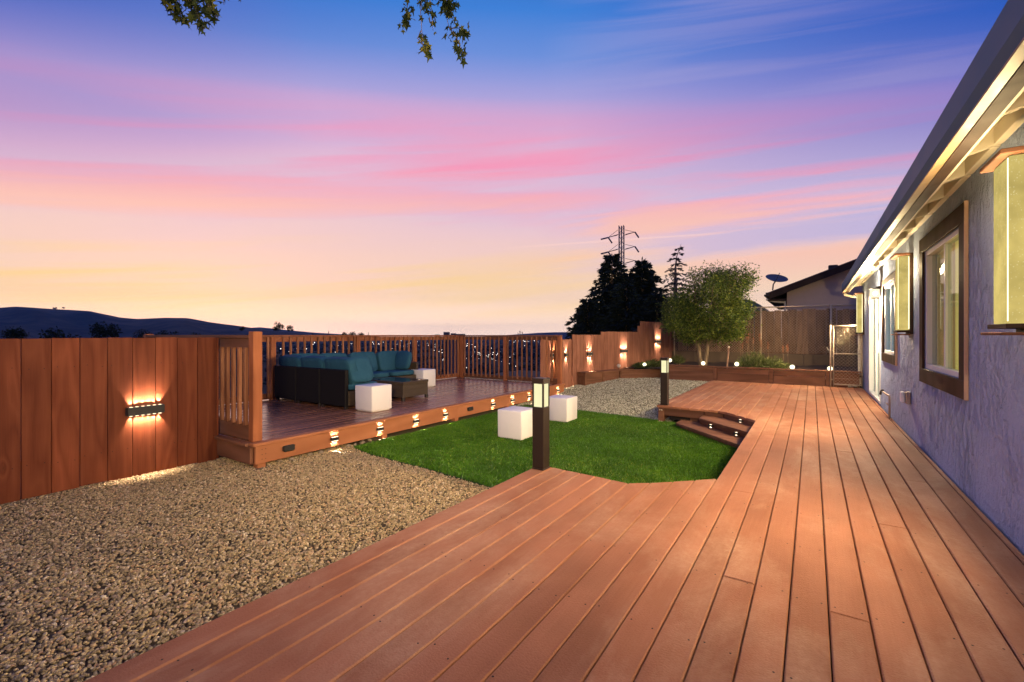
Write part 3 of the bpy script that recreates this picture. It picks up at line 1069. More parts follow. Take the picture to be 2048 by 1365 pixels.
box('fascia_board', M['planter'], -8.2, -5.007, yA - 0.045, yA - 0.01, 0.055, RZ - 0.036, rd, 0.004)
box('joist', M['dark_back'], -8.1, -5.15, yA + 0.03, yB - 0.05, 0.03, RZ - 0.04, rd, 0)
for yy in (2.62, 4.32, 5.86, 7.4, 8.75, 9.7):
    box('pier_block', M['fascia'], -5.06, -4.972, yy - 0.045, yy + 0.045, -0.02, 0.054, rd, 0.004)
    box('pier_block', M['concrete'], -5.14, -4.93, yy - 0.11, yy + 0.11, -0.02, 0.008, rd, 0.006)
sm = MB()
for a in (yA + 0.06, yA + 0.1):
    for z_ in (0.10, 0.15, 0.205):
        sm.box(-4.9655, -4.9635, a - 0.004, a + 0.004, z_ - 0.004, z_ + 0.004)
o = sm.build('screw', M['dark_back'], rd)
o['kind'] = 'stuff'

# loose rocks tucked under the fascia
for k_ in range(11):
    yy = 2.85 + k_ * 0.125 + random.uniform(-0.03, 0.03)
    r_ = random.uniform(0.025, 0.05)
    V, F, tn = stones(np.array([[-5.0 + random.uniform(-0.05, 0.03), yy, 0.012]]), np.array([r_]), False)
    V = V[0]
    c0 = V.mean(0)
    o = np_mesh('rock', V - c0, F, M['stone'], smooth=True, m=Matrix.Translation(c0))
    tag(o, 'small river rock under the near end of the raised deck edge', 'rock', 'rocks under the deck edge')

# ------------------------------------------------------------------ railings
RT = 1.445


def railing(name, label, p0, p1, posts, inner, spacing=0.142, first=0.07, zt=RT, short=False):
    """level railing from p0 to p1 (plan), balusters on the inner face"""
    p0, p1 = Vector(p0), Vector(p1)
    d = p1 - p0
    L = d.length
    m = Matrix.Translation((p0.x, p0.y, 0)) @ Matrix.Rotation(math.atan2(d.y, d.x), 4, 'Z')
    t = thing(name, label, 'railing', (p0.x, p0.y, RZ))
    for s_ in posts:
        box('post', M['rail'], s_ - 0.045, s_ + 0.045, -0.045, 0.045, 0.06, zt - 0.037, t, 0.004, m)
    horiz = M['rail_h'] if abs(d.y) > abs(d.x) else M['planter']
    box('top_rail', horiz, -0.02, L + 0.02, -0.055, 0.055, zt - 0.035, zt, t, 0.004, m)
    for a, b2 in zip(posts[:-1], posts[1:]):
        box('upper_rail', horiz, a + 0.047, b2 - 0.047, -0.018, 0.018, zt - 0.125, zt - 0.038, t, 0.003, m)
        box('bottom_rail', horiz, a + 0.047, b2 - 0.047, -0.018, 0.018, RZ + 0.012, RZ + 0.115, t, 0.003, m)
    s_ = first
    while s_ < L - 0.03:
        if all(abs(s_ - q) > 0.068 for q in posts):
            o0 = 0.0205 * inner
            ya, yb = (o0, o0 + 0.034 * inner) if inner > 0 else (o0 + 0.034 * inner, o0)
            box('baluster', M['baluster'], s_ - 0.017, s_ + 0.017, ya, yb, RZ + 0.06, zt - 0.04, t, 0.003, m)
        s_ += spacing
    return t


YC = 9.72
XC = -8.17
pB = [YX(u, XC) for u in (545, 715, 829)]
posts = [0.045, pB[0] - 2.62, pB[1] - 2.62, pB[2] - 2.62, YC - 2.62]
railing('deck_railing', 'long timber railing behind the sofa with dark valley beyond', (XC, 2.62), (XC, YC), posts, -1)
railing('deck_railing', 'dark timber railing across the far end of the raised deck', (XC + 0.12, YC), (-5.02, YC), [0.0, XY(1011, YC) - XC - 0.12, 3.01], -1, first=0.12)
# near end: corner post and short run against the board fence
nr = thing('deck_railing', 'short timber railing at the near end with a stout corner post', 'railing', (-5.05, 2.62, RZ))
box('post', M['rail'], -5.14, -5.04, 2.565, 2.665, RZ + 0.004, 1.482, nr, 0.005)
box('post', M['rail'], -8.1, -8.01, 2.575, 2.665, RZ + 0.004, 1.46, nr, 0.005)
box('upper_rail', M['planter'], -8.0, -5.142, 2.585, 2.645, RT - 0.16, RT - 0.038, nr)
box('top_rail', M['planter'], -8.0, -5.142, 2.56, 2.67, RT - 0.036, RT, nr)
box('bottom_rail', M['planter'], -8.0, -5.142, 2.585, 2.64, RZ + 0.0045, RZ + 0.19, nr)
for k_ in range(21):
    x_ = -5.20 - k_ * 0.135
    box('baluster', M['baluster'], x_ - 0.022, x_ + 0.022, 2.548, 2.584, RZ + 0.17, RT - 0.14, nr, 0.003)

# ================================================================== LEFT BOARD FENCE
FX = -5.74
fe = thing('board_fence', 'tall red brown board fence at the left with visible wood grain', 'fence', (FX, 1, 0))
us = [42, 103, 160, 215, 265, 311, 355, 395, 433]
yb = [YX(u, FX) for u in us]
yb = [yb[0] - 0.235 * k_ for k_ in (9, 8, 7, 6, 5, 4, 3, 2, 1)] + yb + [2.535]
for a, b2 in zip(yb[:-1], yb[1:]):
    zt_ = 1.415 + random.uniform(-0.004, 0.004)
    me_off = random.uniform(-0.003, 0.003)
    box('board', M['fence'], FX - 0.022 + me_off, FX + me_off, a + 0.002, b2 - 0.002, -0.03 + random.uniform(0.02, 0.05), zt_, fe, 0.003)
nm_ = MB()
for a, b2 in zip(yb[:-1], yb[1:]):
    for z_ in (0.29, 1.145):
        for f_ in (0.2, 0.8):
            yy, zz_ = a + (b2 - a) * f_ + random.uniform(-.01, .01), z_ + random.uniform(-.015, .015)
            nm_.add([(FX + 0.0036, yy + .004 * math.cos(q * 1.047), zz_ + .004 * math.sin(q * 1.047)) for q in range(6)], [[0, 1, 2, 3, 4, 5]])
o = nm_.build('nail', M['dark_back'], fe)
o['kind'] = 'stuff'
box('back_rail', M['fence'], FX - 0.07, FX - 0.028, yb[0], 2.5, 0.25, 0.34, fe)
box('back_rail', M['fence'], FX - 0.07, FX - 0.028, yb[0], 2.5, 1.1, 1.19, fe)
for yy in (-0.9, 1.1):
    box('post', M['fence'], FX - 0.165, FX - 0.075, yy - 0.045, yy + 0.045, -0.1, 1.38, fe)

# ================================================================== FAR STEPPED FENCE
FA, FB = Vector((-5.36, 9.78)), Vector((-3.75, 15.0))
fd = (FB - FA).normalized()
fn = Vector((fd.y, -fd.x))            # faces the yard


def fence_s(u):                        # distance along the fence for a pixel column
    k = (u - 1024) / FPX
    # (Y sin + X cos) = k (Y cos - X sin)
    f = lambda p: (p.y * SN + p.x * CS) - k * (p.y * CS - p.x * SN)
    lo, hi = -2.0, 8.0
    for _ in range(60):
        mid_ = (lo + hi) / 2
        if f(FA + fd * mid_) < 0:
            lo = mid_
        else:
            hi = mid_
    return lo


FM = Matrix.Translation((FA.x, FA.y, 0)) @ Matrix.Rotation(math.atan2(fd.y, fd.x), 4, 'Z')
sf = thing('stepped_fence', 'reddish board fence stepping up towards the planter bed', 'fence', (FA.x, FA.y, 0))
Lf = (FB - FA).length
s_ = fence_s(1081)
zs = [fence_s(u) for u in (1145, 1200, 1276, 1283)]
while s_ < Lf:
    w_ = random.choice((0.138, 0.14, 0.142))
    mid_ = s_ + w_ / 2
    zt_ = 1.335 if mid_ < zs[0] else 1.452 if mid_ < zs[1] else 1.54 if mid_ < zs[2] else 1.72 if mid_ < zs[3] else 1.85
    box('board', M['fence_far'], s_ + 0.002, s_ + w_ - 0.002, 0.0 + random.uniform(-.002, .002), 0.02, float(zyard(FA.y + fd.y * mid_)) - 0.05, zt_, sf, 0.003, FM)
    s_ += w_
box('back_rail', M['fence_far'], 0, Lf, 0.025, 0.06, 0.5, 0.58, sf, 0.003, FM)
box('post', M['fence_far'], zs[0] - 0.03, zs[0] + 0.03, -0.035, -0.004, 0, 1.46, sf, 0.003, FM)
box('post', M['rail'], 0.12, 0.21, -0.10, -0.012, 0.0, 1.45, sf, 0.003, FM)

# ================================================================== LAMPS
def wall_lamp(label, p, n, w, h, dep, leds, power, group, lit=True, angle=66, blend=0.35, name='up_down_light', upk=1.0, off=0.02, tilt=0.10, pool=0.0):
    """small box lamp on a wall: p centre on the wall face, n plan normal"""
    n = Vector((n[0], n[1], 0)).normalized()
    tz = Vector((-n.y, n.x, 0))
    p = Vector(p)
    m = Matrix.Translation(p) @ Matrix.Rotation(math.atan2(n.y, n.x), 4, 'Z')
    t = thing(name, label, 'wall light', tuple(p), group)
    box('body', M['lamp_body'], 0.001, dep, -w / 2, w / 2, -h / 2, h / 2, t, 0.004, m)
    box('back_plate', M['lamp_body'], 0.0, 0.006, -w / 2 - 0.006, w / 2 + 0.006, -h / 2 + 0.006, h / 2 - 0.006, t, 0.001, m)
    for k_ in range(leds):
        o_ = ((k_ + 0.5) / leds - 0.5) * w * 0.94
        lw = min(0.011, w * 0.3)
        for sgn in (1, -1):
            zz_ = sgn * (h / 2 + 0.003)
            box('lens', M['lamp_lens'] if lit else M['black'], dep * 0.5 - lw, dep * 0.5 + lw, o_ - lw, o_ + lw, zz_ - 0.004, zz_ - 0.001, t, 0.0005, m)
            if lit:
                spot('led', p + n * off + tz * o_ + Vector((0, 0, sgn * (h / 2 + 0.008))), (-n.x * tilt, -n.y * tilt, sgn), power * (upk if sgn > 0 else 1), angle, blend, t,
                     (1.0, 0.75, 0.56), 0.004)
    if lit and pool:
        spot('led', p + n * (dep + 0.004) - Vector((0, 0, h / 2 + 0.004)), (n.x * 0.95, n.y * 0.95, -1), pool, 46, 0.25, t, (1.0, 0.82, 0.58), 0.004)
    return t


# big six-beam lamp on the near fence
yl = (YX(255, FX + 0.04) + YX(328, FX + 0.04)) / 2
wall_lamp('black six beam light glowing on the near board fence', (FX + 0.004, yl, PZ(292, 700, 0).z + CZ - (820 - HZ) / FPX * (yl * CS - FX * SN)), (1, 0), 0.31, 0.085, 0.05, 6,
          17.0, None, angle=58, blend=0.15, off=0.013, tilt=0.10)
# row on the raised deck face
rowu = [(578, 0), (670, 1), (761, 1), (833, 1), (892, 1), (941, 0), (987, 1), (1026, 1), (1059, 1), (1117, 1)]
nth = ['first', 'second', 'third', 'fourth', 'fifth', 'sixth', 'seventh', 'eighth', 'ninth', 'tenth']
for k_, (u, lt) in enumerate(rowu):
    yy = YX(u, -4.945)
    zz_ = 0.155 if lt else 0.165
    wall_lamp('%s %s deck light on the raised deck face counted from the corner post' % ('lit' if lt else 'unlit black', nth[k_]) if k_ < 9 else
              'lit deck light nearest the far stepped fence on the raised deck face',
              (-4.963, yy, zz_), (1, 0), 0.098 if lt else 0.125, 0.042 if lt else 0.06, 0.035, 3, 3.2, 'lights along the raised deck face', bool(lt), 70, 0.15, 'deck_light', 1.0, 0.009, 0.03, 9.0)
# far fence lamps
for k_, (u, v, w_, nl, pw, lb) in enumerate([
        (1104, 711, 0.11, 1, 9.0, 'small lit wall light seen between the far railing balusters'),
        (1131.5, 710, 0.11, 1, 8.0, 'small lit wall light on the lowest step of the far fence'),
        (1178.5, 708, 0.20, 2, 9.0, 'lit wall light above the timber bench'),
        (1246.5, 702.5, 0.30, 3, 8.0, 'lit wall light on the far fence above the dim globe'),
        (1315, 683.5, 0.30, 3, 8.0, 'highest lit wall light on the far fence beside the tree')]):
    s_ = fence_s(u)
    pp = FA + fd * s_ + fn * 0.003
    d_ = pp.y * CS - pp.x * SN
    wall_lamp(lb, (pp.x, pp.y, CZ + (HZ - v) / FPX * d_), (fn.x, fn.y), w_, 0.075, 0.05, nl, pw * 7, 'lights on the far fence', True, 50, 0.35, off=0.011, tilt=0.10)

# lights on the steps
for u, v, base_a, base_b, zc, lb in [(1423.5, 853, (-1.40, 7.30), (-0.60, 6.51), 0.127, 'lit step light on the lower riser nearer the bollard'),
                                     (1475, 868, (-1.40, 7.30), (-0.60, 6.51), 0.127, 'lit step light on the lower riser nearer the house'),
                                     (1483, 843, (-1.12, 7.53), (-0.60, 6.935), 0.224, 'lit step light on the upper riser')]:
    a, b2 = Vector(base_a), Vector(base_b)
    d_ = (b2 - a).normalized()
    k = (u - 1024) / FPX
    f = lambda p: (p.y * SN + p.x * CS) - k * (p.y * CS - p.x * SN)
    fa, fb = f(a), f(b2)
    pp = a + (b2 - a) * (fa / (fa - fb))
    nrm = Vector((d_.y, -d_.x))
    pp = pp + nrm * 0.002
    wall_lamp(lb, (pp.x, pp.y, zc), (nrm.x, nrm.y), 0.085, 0.03, 0.03, 1, 5.0, 'lights on the corner steps', True, 100, 0.2, 'step_light', off=0.014)


def bollard(x, y, label):
    t = thing('bollard_light', label, 'bollard light', (x, y, DZ), 'square bollard lights')
    h = 0.055
    box('base_plate', M['bronze'], x - h - 0.004, x + h + 0.004, y - h - 0.004, y + h + 0.004, DZ + 0.003, DZ + 0.012, t, 0.002)
    box('column', M['bronze'], x - h, x + h, y - h, y + h, DZ + 0.012, DZ + 0.535, t, 0.003)
    for sx in (-1, 1):
        for sy in (-1, 1):
            cx, cy = x + sx * (h - 0.007), y + sy * (h - 0.007)
            box('corner_bar', M['bronze'], cx - 0.007, cx + 0.007, cy - 0.007, cy + 0.007, DZ + 0.535, DZ + 0.735, t, 0.001)
    g = h - 0.006
    for a in ((g - 0.002, g, -g + 0.008, g - 0.008), (-g, -g + 0.002, -g + 0.008, g - 0.008)):
        box('pane', M['pane_glow'], x + a[0], x + a[1], y + a[2], y + a[3], DZ + 0.537, DZ + 0.733, t, 0.0005)
        box('pane', M['pane_glow'], x + a[2], x + a[3], y + a[0], y + a[1], DZ + 0.537, DZ + 0.733, t, 0.0005)
    box('cap', M['bronze'], x - h - 0.003, x + h + 0.003, y - h - 0.003, y + h + 0.003, DZ + 0.735, DZ + 0.782, t, 0.003)
    for sx, sy in ((1, 0), (-1, 0), (0, 1), (0, -1)):
        spot('bulb', (x + sx * 0.062, y + sy * 0.062, DZ + 0.66), (sx, sy, -0.6), 4.0, 150, 1.0, t, (1.0, 0.9, 0.6), 0.03)
    return t


bollard(-1.955, 3.42, 'black square bollard light on the near deck corner by the lawn')
bollard(-2.03, 7.66, 'black square bollard light on the far deck corner by the steps')

# ================================================================== WHITE CUBES
for x, y, z, lb in [(-5.70, 4.73, RZ, 'white cube stool in front of the sofa back on the raised deck'),
                    (-7.35, 7.5, RZ, 'white cube stool beside the far arm of the sofa'),
                    (-3.43, 5.33, 0.026, 'white cube stool on the lawn left of the near bollard'),
                    (-3.49, 6.8, 0.026, 'white cube stool on the lawn right of the near bollard')]:
    t = thing('cube_stool', lb, 'cube stool', (x, y, z), 'white cube stools')
    bm = bmesh.new()
    bmesh.ops.create_cube(bm, size=1)
    for v_ in bm.verts:
        k_ = 0.985 if v_.co.z < 0 else 1.0
        v_.co = Vector((v_.co.x * 0.395 * k_, v_.co.y * 0.395 * k_, v_.co.z * 0.38))
    bmesh.ops.bevel(bm, geom=bm.edges[:] + bm.verts[:], offset=0.014, segments=3, profile=0.5, affect='EDGES')
    me = bpy.data.meshes.new('shell')
    bm.to_mesh(me)
    bm.free()
    mesh_obj('shell', me, M['white_plastic'], t, Matrix.Translation((x, y, z + 0.012 + 0.19)), True)
    me.set_sharp_from_angle(angle=R(40))
    box('foot_ring', M['white_plastic'], x - 0.17, x + 0.17, y - 0.17, y + 0.17, z + 0.0, z + 0.0115, t, 0.002)


# ================================================================== SOFA
def cushion_mesh(sx, sy, sz, p=5.0, n=8):
    vs, fs, idx = [], [], {}
    g = np.linspace(-1, 1, n + 1)
    for a in range(3):
        b, c = (a + 1) % 3, (a + 2) % 3
        for s in (-1, 1):
            for i_ in range(n + 1):
                for j_ in range(n + 1):
                    q = [0, 0, 0]
                    q[a], q[b], q[c] = s, g[i_], g[j_]
                    key = tuple(round(v, 4) for v in q)
                    if key not in idx:
                        r = sum(abs(v) ** p for v in q) ** (1 / p)
                        idx[key] = len(vs)
                        vs.append((q[0] / r * sx / 2, q[1] / r * sy / 2, q[2] / r * sz / 2))
            for i_ in range(n):
                for j_ in range(n):
                    f = []
                    for di, dj in ((0, 0), (1, 0), (1, 1), (0, 1)):
                        q = [0, 0, 0]
                        q[a], q[b], q[c] = s, g[i_ + di], g[j_ + dj]
                        f.append(idx[tuple(round(v, 4) for v in q)])
                    fs.append(f if s > 0 else f[::-1])
    me = bpy.data.meshes.new('cushion')
    me.from_pydata(vs, [], fs)
    me.materials.append(M['teal'])
    me.shade_smooth()
    return me


SEATC = cushion_mesh(0.64, 0.60, 0.11, 7)
BACKC = cushion_mesh(0.65, 0.16, 0.44, 7)


pm = MB()
for sy_ in (-0.062, 0.062):
    lp = []
    for a_ in np.linspace(0, 2 * math.pi, 41):
        c_, s_ = math.cos(a_), math.sin(a_)
        q_ = (abs(c_) ** 7 + abs(s_) ** 7) ** (1 / 7)
        lp.append((c_ / q_ * 0.318, sy_, s_ / q_ * 0.213))
    pm.tube(lp, 0.006, 5, False)
PIPE = bpy.data.meshes.new('piping')
PIPE.from_pydata(pm.v, [], pm.f)
PIPE.materials.append(M['teal'])


def back_cushion(t, m):
    c = mesh_obj('back_cushion', BACKC, None, t, m)
    mesh_obj('piping', PIPE, None, c, m)


def sofa_module(label, cx, cy, rot, back=True, arm=None, side_back=False, w=0.332):
    """0.67 m module; local +y is the back"""
    m = Matrix.Translation((cx, cy, RZ)) @ Matrix.Rotation(rot, 4, 'Z')
    t = thing('sofa_module', label, 'sofa', (cx, cy, RZ), 'sectional sofa')
    box('seat_base', M['wicker'], -w, w, -0.34, 0.27, 0.05, 0.28, t, 0.008, m)
    for sx in (-0.29, 0.29):
        for sy in (-0.29, 0.29):
            box('foot', M['black'], sx - 0.025, sx + 0.025, sy - 0.025, sy + 0.025, 0.0, 0.05, t, 0.003, m)
    if back:
        box('backrest', M['wicker_dark'], -w, w, 0.272, 0.335, 0.045, 0.62, t, 0.01, m)
        back_cushion(t, m @ Matrix.Translation((0, 0.165, 0.585)) @ Matrix.Rotation(R(-14), 4, 'X'))
    if side_back:
        box('side_back', M['wicker_dark'], -w - 0.004, -w + 0.055, -0.34, 0.268, 0.282, 0.62, t, 0.01, m)
        back_cushion(t, m @ Matrix.Translation((-0.165, -0.06, 0.585)) @ Matrix.Rotation(R(90), 4, 'Z') @ Matrix.Rotation(R(-14), 4, 'X'))
    if arm:
        box('arm', M['wicker'], (w - 0.005 if arm > 0 else -w - 0.06), (w + 0.06 if arm > 0 else -w + 0.005), -0.34, 0.335, 0.045, 0.56, t, 0.012, m)
    mesh_obj('seat_cushion', SEATC, None, t, m @ Matrix.Translation((0, -0.05, 0.34)))
    return t


# wing with its back to the near rail: backs at Y = 4.45, sitting towards +Y
yw = 4.80
sofa_module('sofa end module with its wicker end facing the white cube', -6.37, yw, math.pi)
sofa_module('middle sofa module of the wing turning its black back to us', -7.045, yw, math.pi)
sofa_module('corner sofa module where the two teal wings meet', -7.72, yw, math.pi, side_back=False)
back_cushion(bpy.data.objects['sofa_module.002'], Matrix.Translation((-7.86, yw + 0.12, RZ + 0.60)) @ Matrix.Rotation(R(90), 4, 'Z') @ Matrix.Rotation(R(-12), 4, 'X'))
box('side_back', M['wicker_dark'], -8.06, -8.0, yw - 0.33, yw + 0.34, RZ + 0.045, RZ + 0.62, bpy.data.objects['sofa_module.002'], 0.01)
sofa_module('sofa module next to the corner along the long railing', -7.72, yw + 0.74, math.pi / 2, w=0.352)
sofa_module('sofa module in the middle of the wing along the long railing', -7.72, yw + 1.455, math.pi / 2, w=0.352)
sofa_module('far end sofa module with a wicker arm', -7.72, yw + 2.17, math.pi / 2, arm=1, w=0.352)
t_ = thing('throw_cushion', 'square teal cushion leaning on the far sofa arm', 'cushion', (-7.65, 7.14, RZ + 0.4))
mesh_obj('pad', cushion_mesh(0.45, 0.14, 0.43, 3.6), None, t_, Matrix.Translation((-7.62, 7.14, RZ + 0.605)) @ Matrix.Rotation(R(-16), 4, 'X'), True)
t_ = thing('throw_cushion', 'teal cushion leaning at the near end of the sofa above the white cube', 'cushion', (-6.2, 4.8, RZ + 0.4))
mesh_obj('pad', cushion_mesh(0.15, 0.46, 0.44, 3.8), None, t_, Matrix.Translation((-6.13, 4.80, RZ + 0.60)) @ Matrix.Rotation(R(-20), 4, 'Y'), True)

ct = thing('wicker_table', 'low wicker coffee table with a dark glass top', 'table', (-6.5, 6.0, RZ))
x0, x1, y0, y1 = -7.02, -6.0, 5.62, 6.26
M['table_glass'] = plain('dark_table_glass', (0.02, 0.028, 0.03, 1), 0.08, var=0.05, bump=0)
box('table_top', M['table_glass'], x0 + 0.03, x1 - 0.03, y0 + 0.03, y1 - 0.03, RZ + 0.325, RZ + 0.333, ct, 0.002)
for nm, a in (('rim', (x0, x1, y0, y0 + 0.028)), ('rim', (x0, x1, y1 - 0.028, y1)), ('rim', (x0, x0 + 0.028, y0 + 0.029, y1 - 0.029)), ('rim', (x1 - 0.028, x1, y0 + 0.029, y1 - 0.029))):
    box(nm, M['wicker'], *a, RZ + 0.29, RZ + 0.335, ct, 0.006)
box('side_panel', M['wicker'], x0 + 0.008, x1 - 0.008, y0 + 0.008, y1 - 0.008, RZ + 0.06, RZ + 0.289, ct, 0.004)
for xx in (x0 + 0.03, x1 - 0.03):
    for yy in (y0 + 0.03, y1 - 0.03):
        box('foot', M['black'], xx - 0.025, xx + 0.025, yy - 0.025, yy + 0.025, RZ + 0.002, RZ + 0.059, ct, 0.003)

# ================================================================== BENCH AND PLANTERS
BA, BB = Vector((-4.80, 10.65)), Vector((-4.40, 12.02))
bd = (BB - BA).normalized()
BM = Matrix.Translation((BA.x, BA.y, 0)) @ Matrix.Rotation(math.atan2(bd.y, bd.x), 4, 'Z')
bl = (BB - BA).length
be = thing('timber_bench', 'brown timber bench built against the far stepped fence', 'bench', (BA.x, BA.y, 0.05))
for k_, (a, b2) in enumerate(((0, bl * 0.5), (bl * 0.5, bl))):
    box('seat_board', M['planter'], a - 0.02, b2 - 0.003, -0.03, 0.10, 0.46, 0.495, be, 0.004, BM)
    box('seat_board', M['planter'], a - 0.02, b2 - 0.003, 0.104, 0.25, 0.46, 0.495, be, 0.004, BM)
    for z0_, z1_ in ((0.03, 0.30), (0.305, 0.452)):
        box('front_panel', M['planter'], a + 0.075, b2 - 0.005, 0.012, 0.03, z0_, z1_, be, 0.003, BM)
    box('post', M['planter'], a, a + 0.07, 0.0, 0.06, 0.0, 0.458, be, 0.004, BM)
box('post', M['planter'], bl - 0.06, bl + 0.01, 0.035, 0.08, 0.0, 0.458, be, 0.004, BM)
box('end_panel', M['planter'], 0.002, 0.02, 0.062, 0.25, 0.02, 0.457, be, 0.003, BM)

pl1 = thing('planter_wall', 'low slanted timber planter wall beside the bench', 'planter', (-4.4, 12.05, 0.2))
CA, CB = Vector((-4.40, 12.07)), Vector((-3.40, 12.95))
cd_ = (CB - CA).normalized()
CM = Matrix.Translation((CA.x, CA.y, 0)) @ Matrix.Rotation(math.atan2(cd_.y, cd_.x), 4, 'Z')
cl = (CB - CA).length
for z0_, z1_ in ((0.12, 0.36), (0.364, 0.47)):
    box('board', M['planter'], 0.06, cl, 0.01, 0.04, z0_, z1_, pl1, 0.004, CM)
box('cap_board', M['planter'], 0.0, cl, -0.02, 0.09, 0.474, 0.50, pl1, 0.004, CM)
box('post', M['planter'], 0.0, 0.055, 0.0, 0.06, 0.12, 0.472, pl1, 0.004, CM)

pl2 = thing('planter_wall', 'long timber planter wall across the end of the deck', 'planter', (-1.2, 12.52, 0.2))
px = [-3.27] + [XY(u, 12.5) for u in (1430, 1542, 1656)] + [0.92]
for k_, (a, b2) in enumerate(zip(px[:-1], px[1:])):
    zt_ = 0.655 - 0.004 * k_
    box('board', M['planter'], a + 0.05, b2 - 0.05, 12.512, 12.54, 0.1, zt_ - 0.17, pl2)
    box('board', M['planter'], a + 0.05, b2 - 0.05, 12.508, 12.54, zt_ - 0.165, zt_ - 0.045, pl2)
    box('cap_board', M['planter'], a - 0.012, b2 - 0.013, 12.47, 12.60, zt_ - 0.032, zt_, pl2)
    if k_ > 0:
        box('post', M['planter'], a - 0.042, a + 0.042, 12.492, 12.56, 0.1, zt_ - 0.033, pl2)
box('board', M['planter'], -3.27, -3.22, 12.56, 13.1, 0.1, 0.62, pl2)

# globe lights
for u, v, on, lb, dY in [(1237.5, 732, 0, 'dim unlit globe light at the corner beside the bench', 0.1),
                         (1289, 729.5, 1, 'glowing globe light in the low plants below the far fence', 0.25),
                         (1340, 721, 1, 'glowing globe light just above the far bollard', 0.9),
                         (1406.5, 727, 1, 'glowing globe light at the foot of the tree', 0.45),
                         (1473.5, 728.5, 1, 'glowing globe light at the left side of the shrubs', 0.3),
                         (1584.5, 734.5, 1, 'glowing globe light at the right end of the shrubs', 0.25),
                         (1660, 737.5, 1, 'glowing globe light behind the chain link gate', 0.3)]:
    Yg = 12.55 + dY
    if u < 1250:
        Yg = 12.2
    elif u < 1300:
        Yg = 12.95
    Xg = XY(u, Yg)
    d_ = Yg * CS - Xg * SN
    zg = CZ + (HZ - v) / FPX * d_
    t_ = thing('globe_light', lb, 'globe light', (Xg, Yg, zg), 'globe lights in the planter')
    rr = 0.052
    MB().lathe([(rr * math.sin(a), -rr * math.cos(a)) for a in np.linspace(0.001, math.pi - 0.001, 13)], 18).build(
        'globe', M['globe'] if on else M['globe_off'], t_, Matrix.Translation((Xg, Yg, zg)), True)
    MB().tube([(Xg, Yg, zg - 0.2), (Xg, Yg, zg - 0.045)], 0.009, 6).build('stake', M['black'], t_)
    if on:
        point('bulb', (Xg, Yg - 0.0, zg + 0.065), 0.9, t_, (1.0, 0.85, 0.5), 0.03)

# ================================================================== CHAIN LINK FENCE, NEIGHBOUR FENCE
YF_ = 15.05
cw = thing('retaining_wall', 'low stained concrete wall below the chain link fence', 'wall', (-1.5, YF_, 0.6))
for k_ in range(6):
    a = -4.0 + k_ * 0.95
    box('block', M['concrete'], a, a + 0.945, YF_ - 0.05, YF_ + 0.12, 0.45, 0.93 + random.uniform(-0.02, 0.02), cw, 0.008)


def mesh_wire(name, m, w, h, pitch, r, parent):
    mb = MB()
    k_ = -h
    while k_ < w:
        for sgn in (1, -1):
            x0_, z0_ = (k_, 0.0)
            x1_, z1_ = (k_ + h, h)
            if x0_ < 0:
                z0_ -= x0_
                x0_ = 0
            if x1_ > w:
                z1_ -= x1_ - w
                x1_ = w
            if x1_ - x0_ < 0.01:
                continue
            if sgn > 0:
                mb.tube([(x0_, 0.002, z0_), (x1_, 0.002, z1_)], r, 4, False)
            else:
                mb.tube([(w - x0_, -0.002, z0_), (w - x1_, -0.002, z1_)], r, 4, False)
        k_ += pitch
    o = mb.build(name, M['steel'], parent, m)
    o['kind'] = 'stuff'
    return o


clf = thing('chain_link_fence', 'tall chain link fence behind the planter bed', 'fence', (-1.5, 15, 0.9))
xl, xr = -3.72, 1.0
mesh_wire('wire_mesh', Matrix.Translation((xl, 14.98, 0.95)), xr - xl, 1.28, 0.075, 0.0022, clf)
MB().tube([(xl, 14.98, 2.245), (xr, 14.98, 2.25)], 0.019, 8).build('top_rail', M['steel'], clf, smooth=True)
for u in (1349, 1522, 1662):
    X_ = XY(u, 14.98)
    MB().tube([(X_, 14.97, 0.5), (X_, 14.97, 2.27)], 0.022, 8).build('post', M['steel'], clf, smooth=True)

nf = thing('plank_fence', 'weathered plank fence standing behind the chain link', 'fence', (-1.5, 15.3, 0.9))
x_ = -3.9
while x_ < 1.6:
    w_ = random.choice((0.13, 0.14, 0.18, 0.2, 0.24))
    box('plank', M['grey_wood'], x_, x_ + w_ - random.choice((0.004, 0.006, 0.02)), 15.30 + random.uniform(-0.012, 0.012), 15.325, 0.90, 2.16 + random.uniform(-0.03, 0.03), nf, 0.003)
    x_ += w_
box('back_rail', M['grey_wood'], -3.9, 1.6, 15.345, 15.385, 1.1, 1.19, nf)
df = thing('plank_fence', 'dark plank fence at the far corner beside the highest fence light', 'fence', (-3.9, 15.2, 0.4))
for k_ in range(4):
    box('plank', M['trim'], -4.06 + k_ * 0.1, -3.965 + k_ * 0.1, 15.2, 15.222, 0.3, 1.86, df, 0.003)

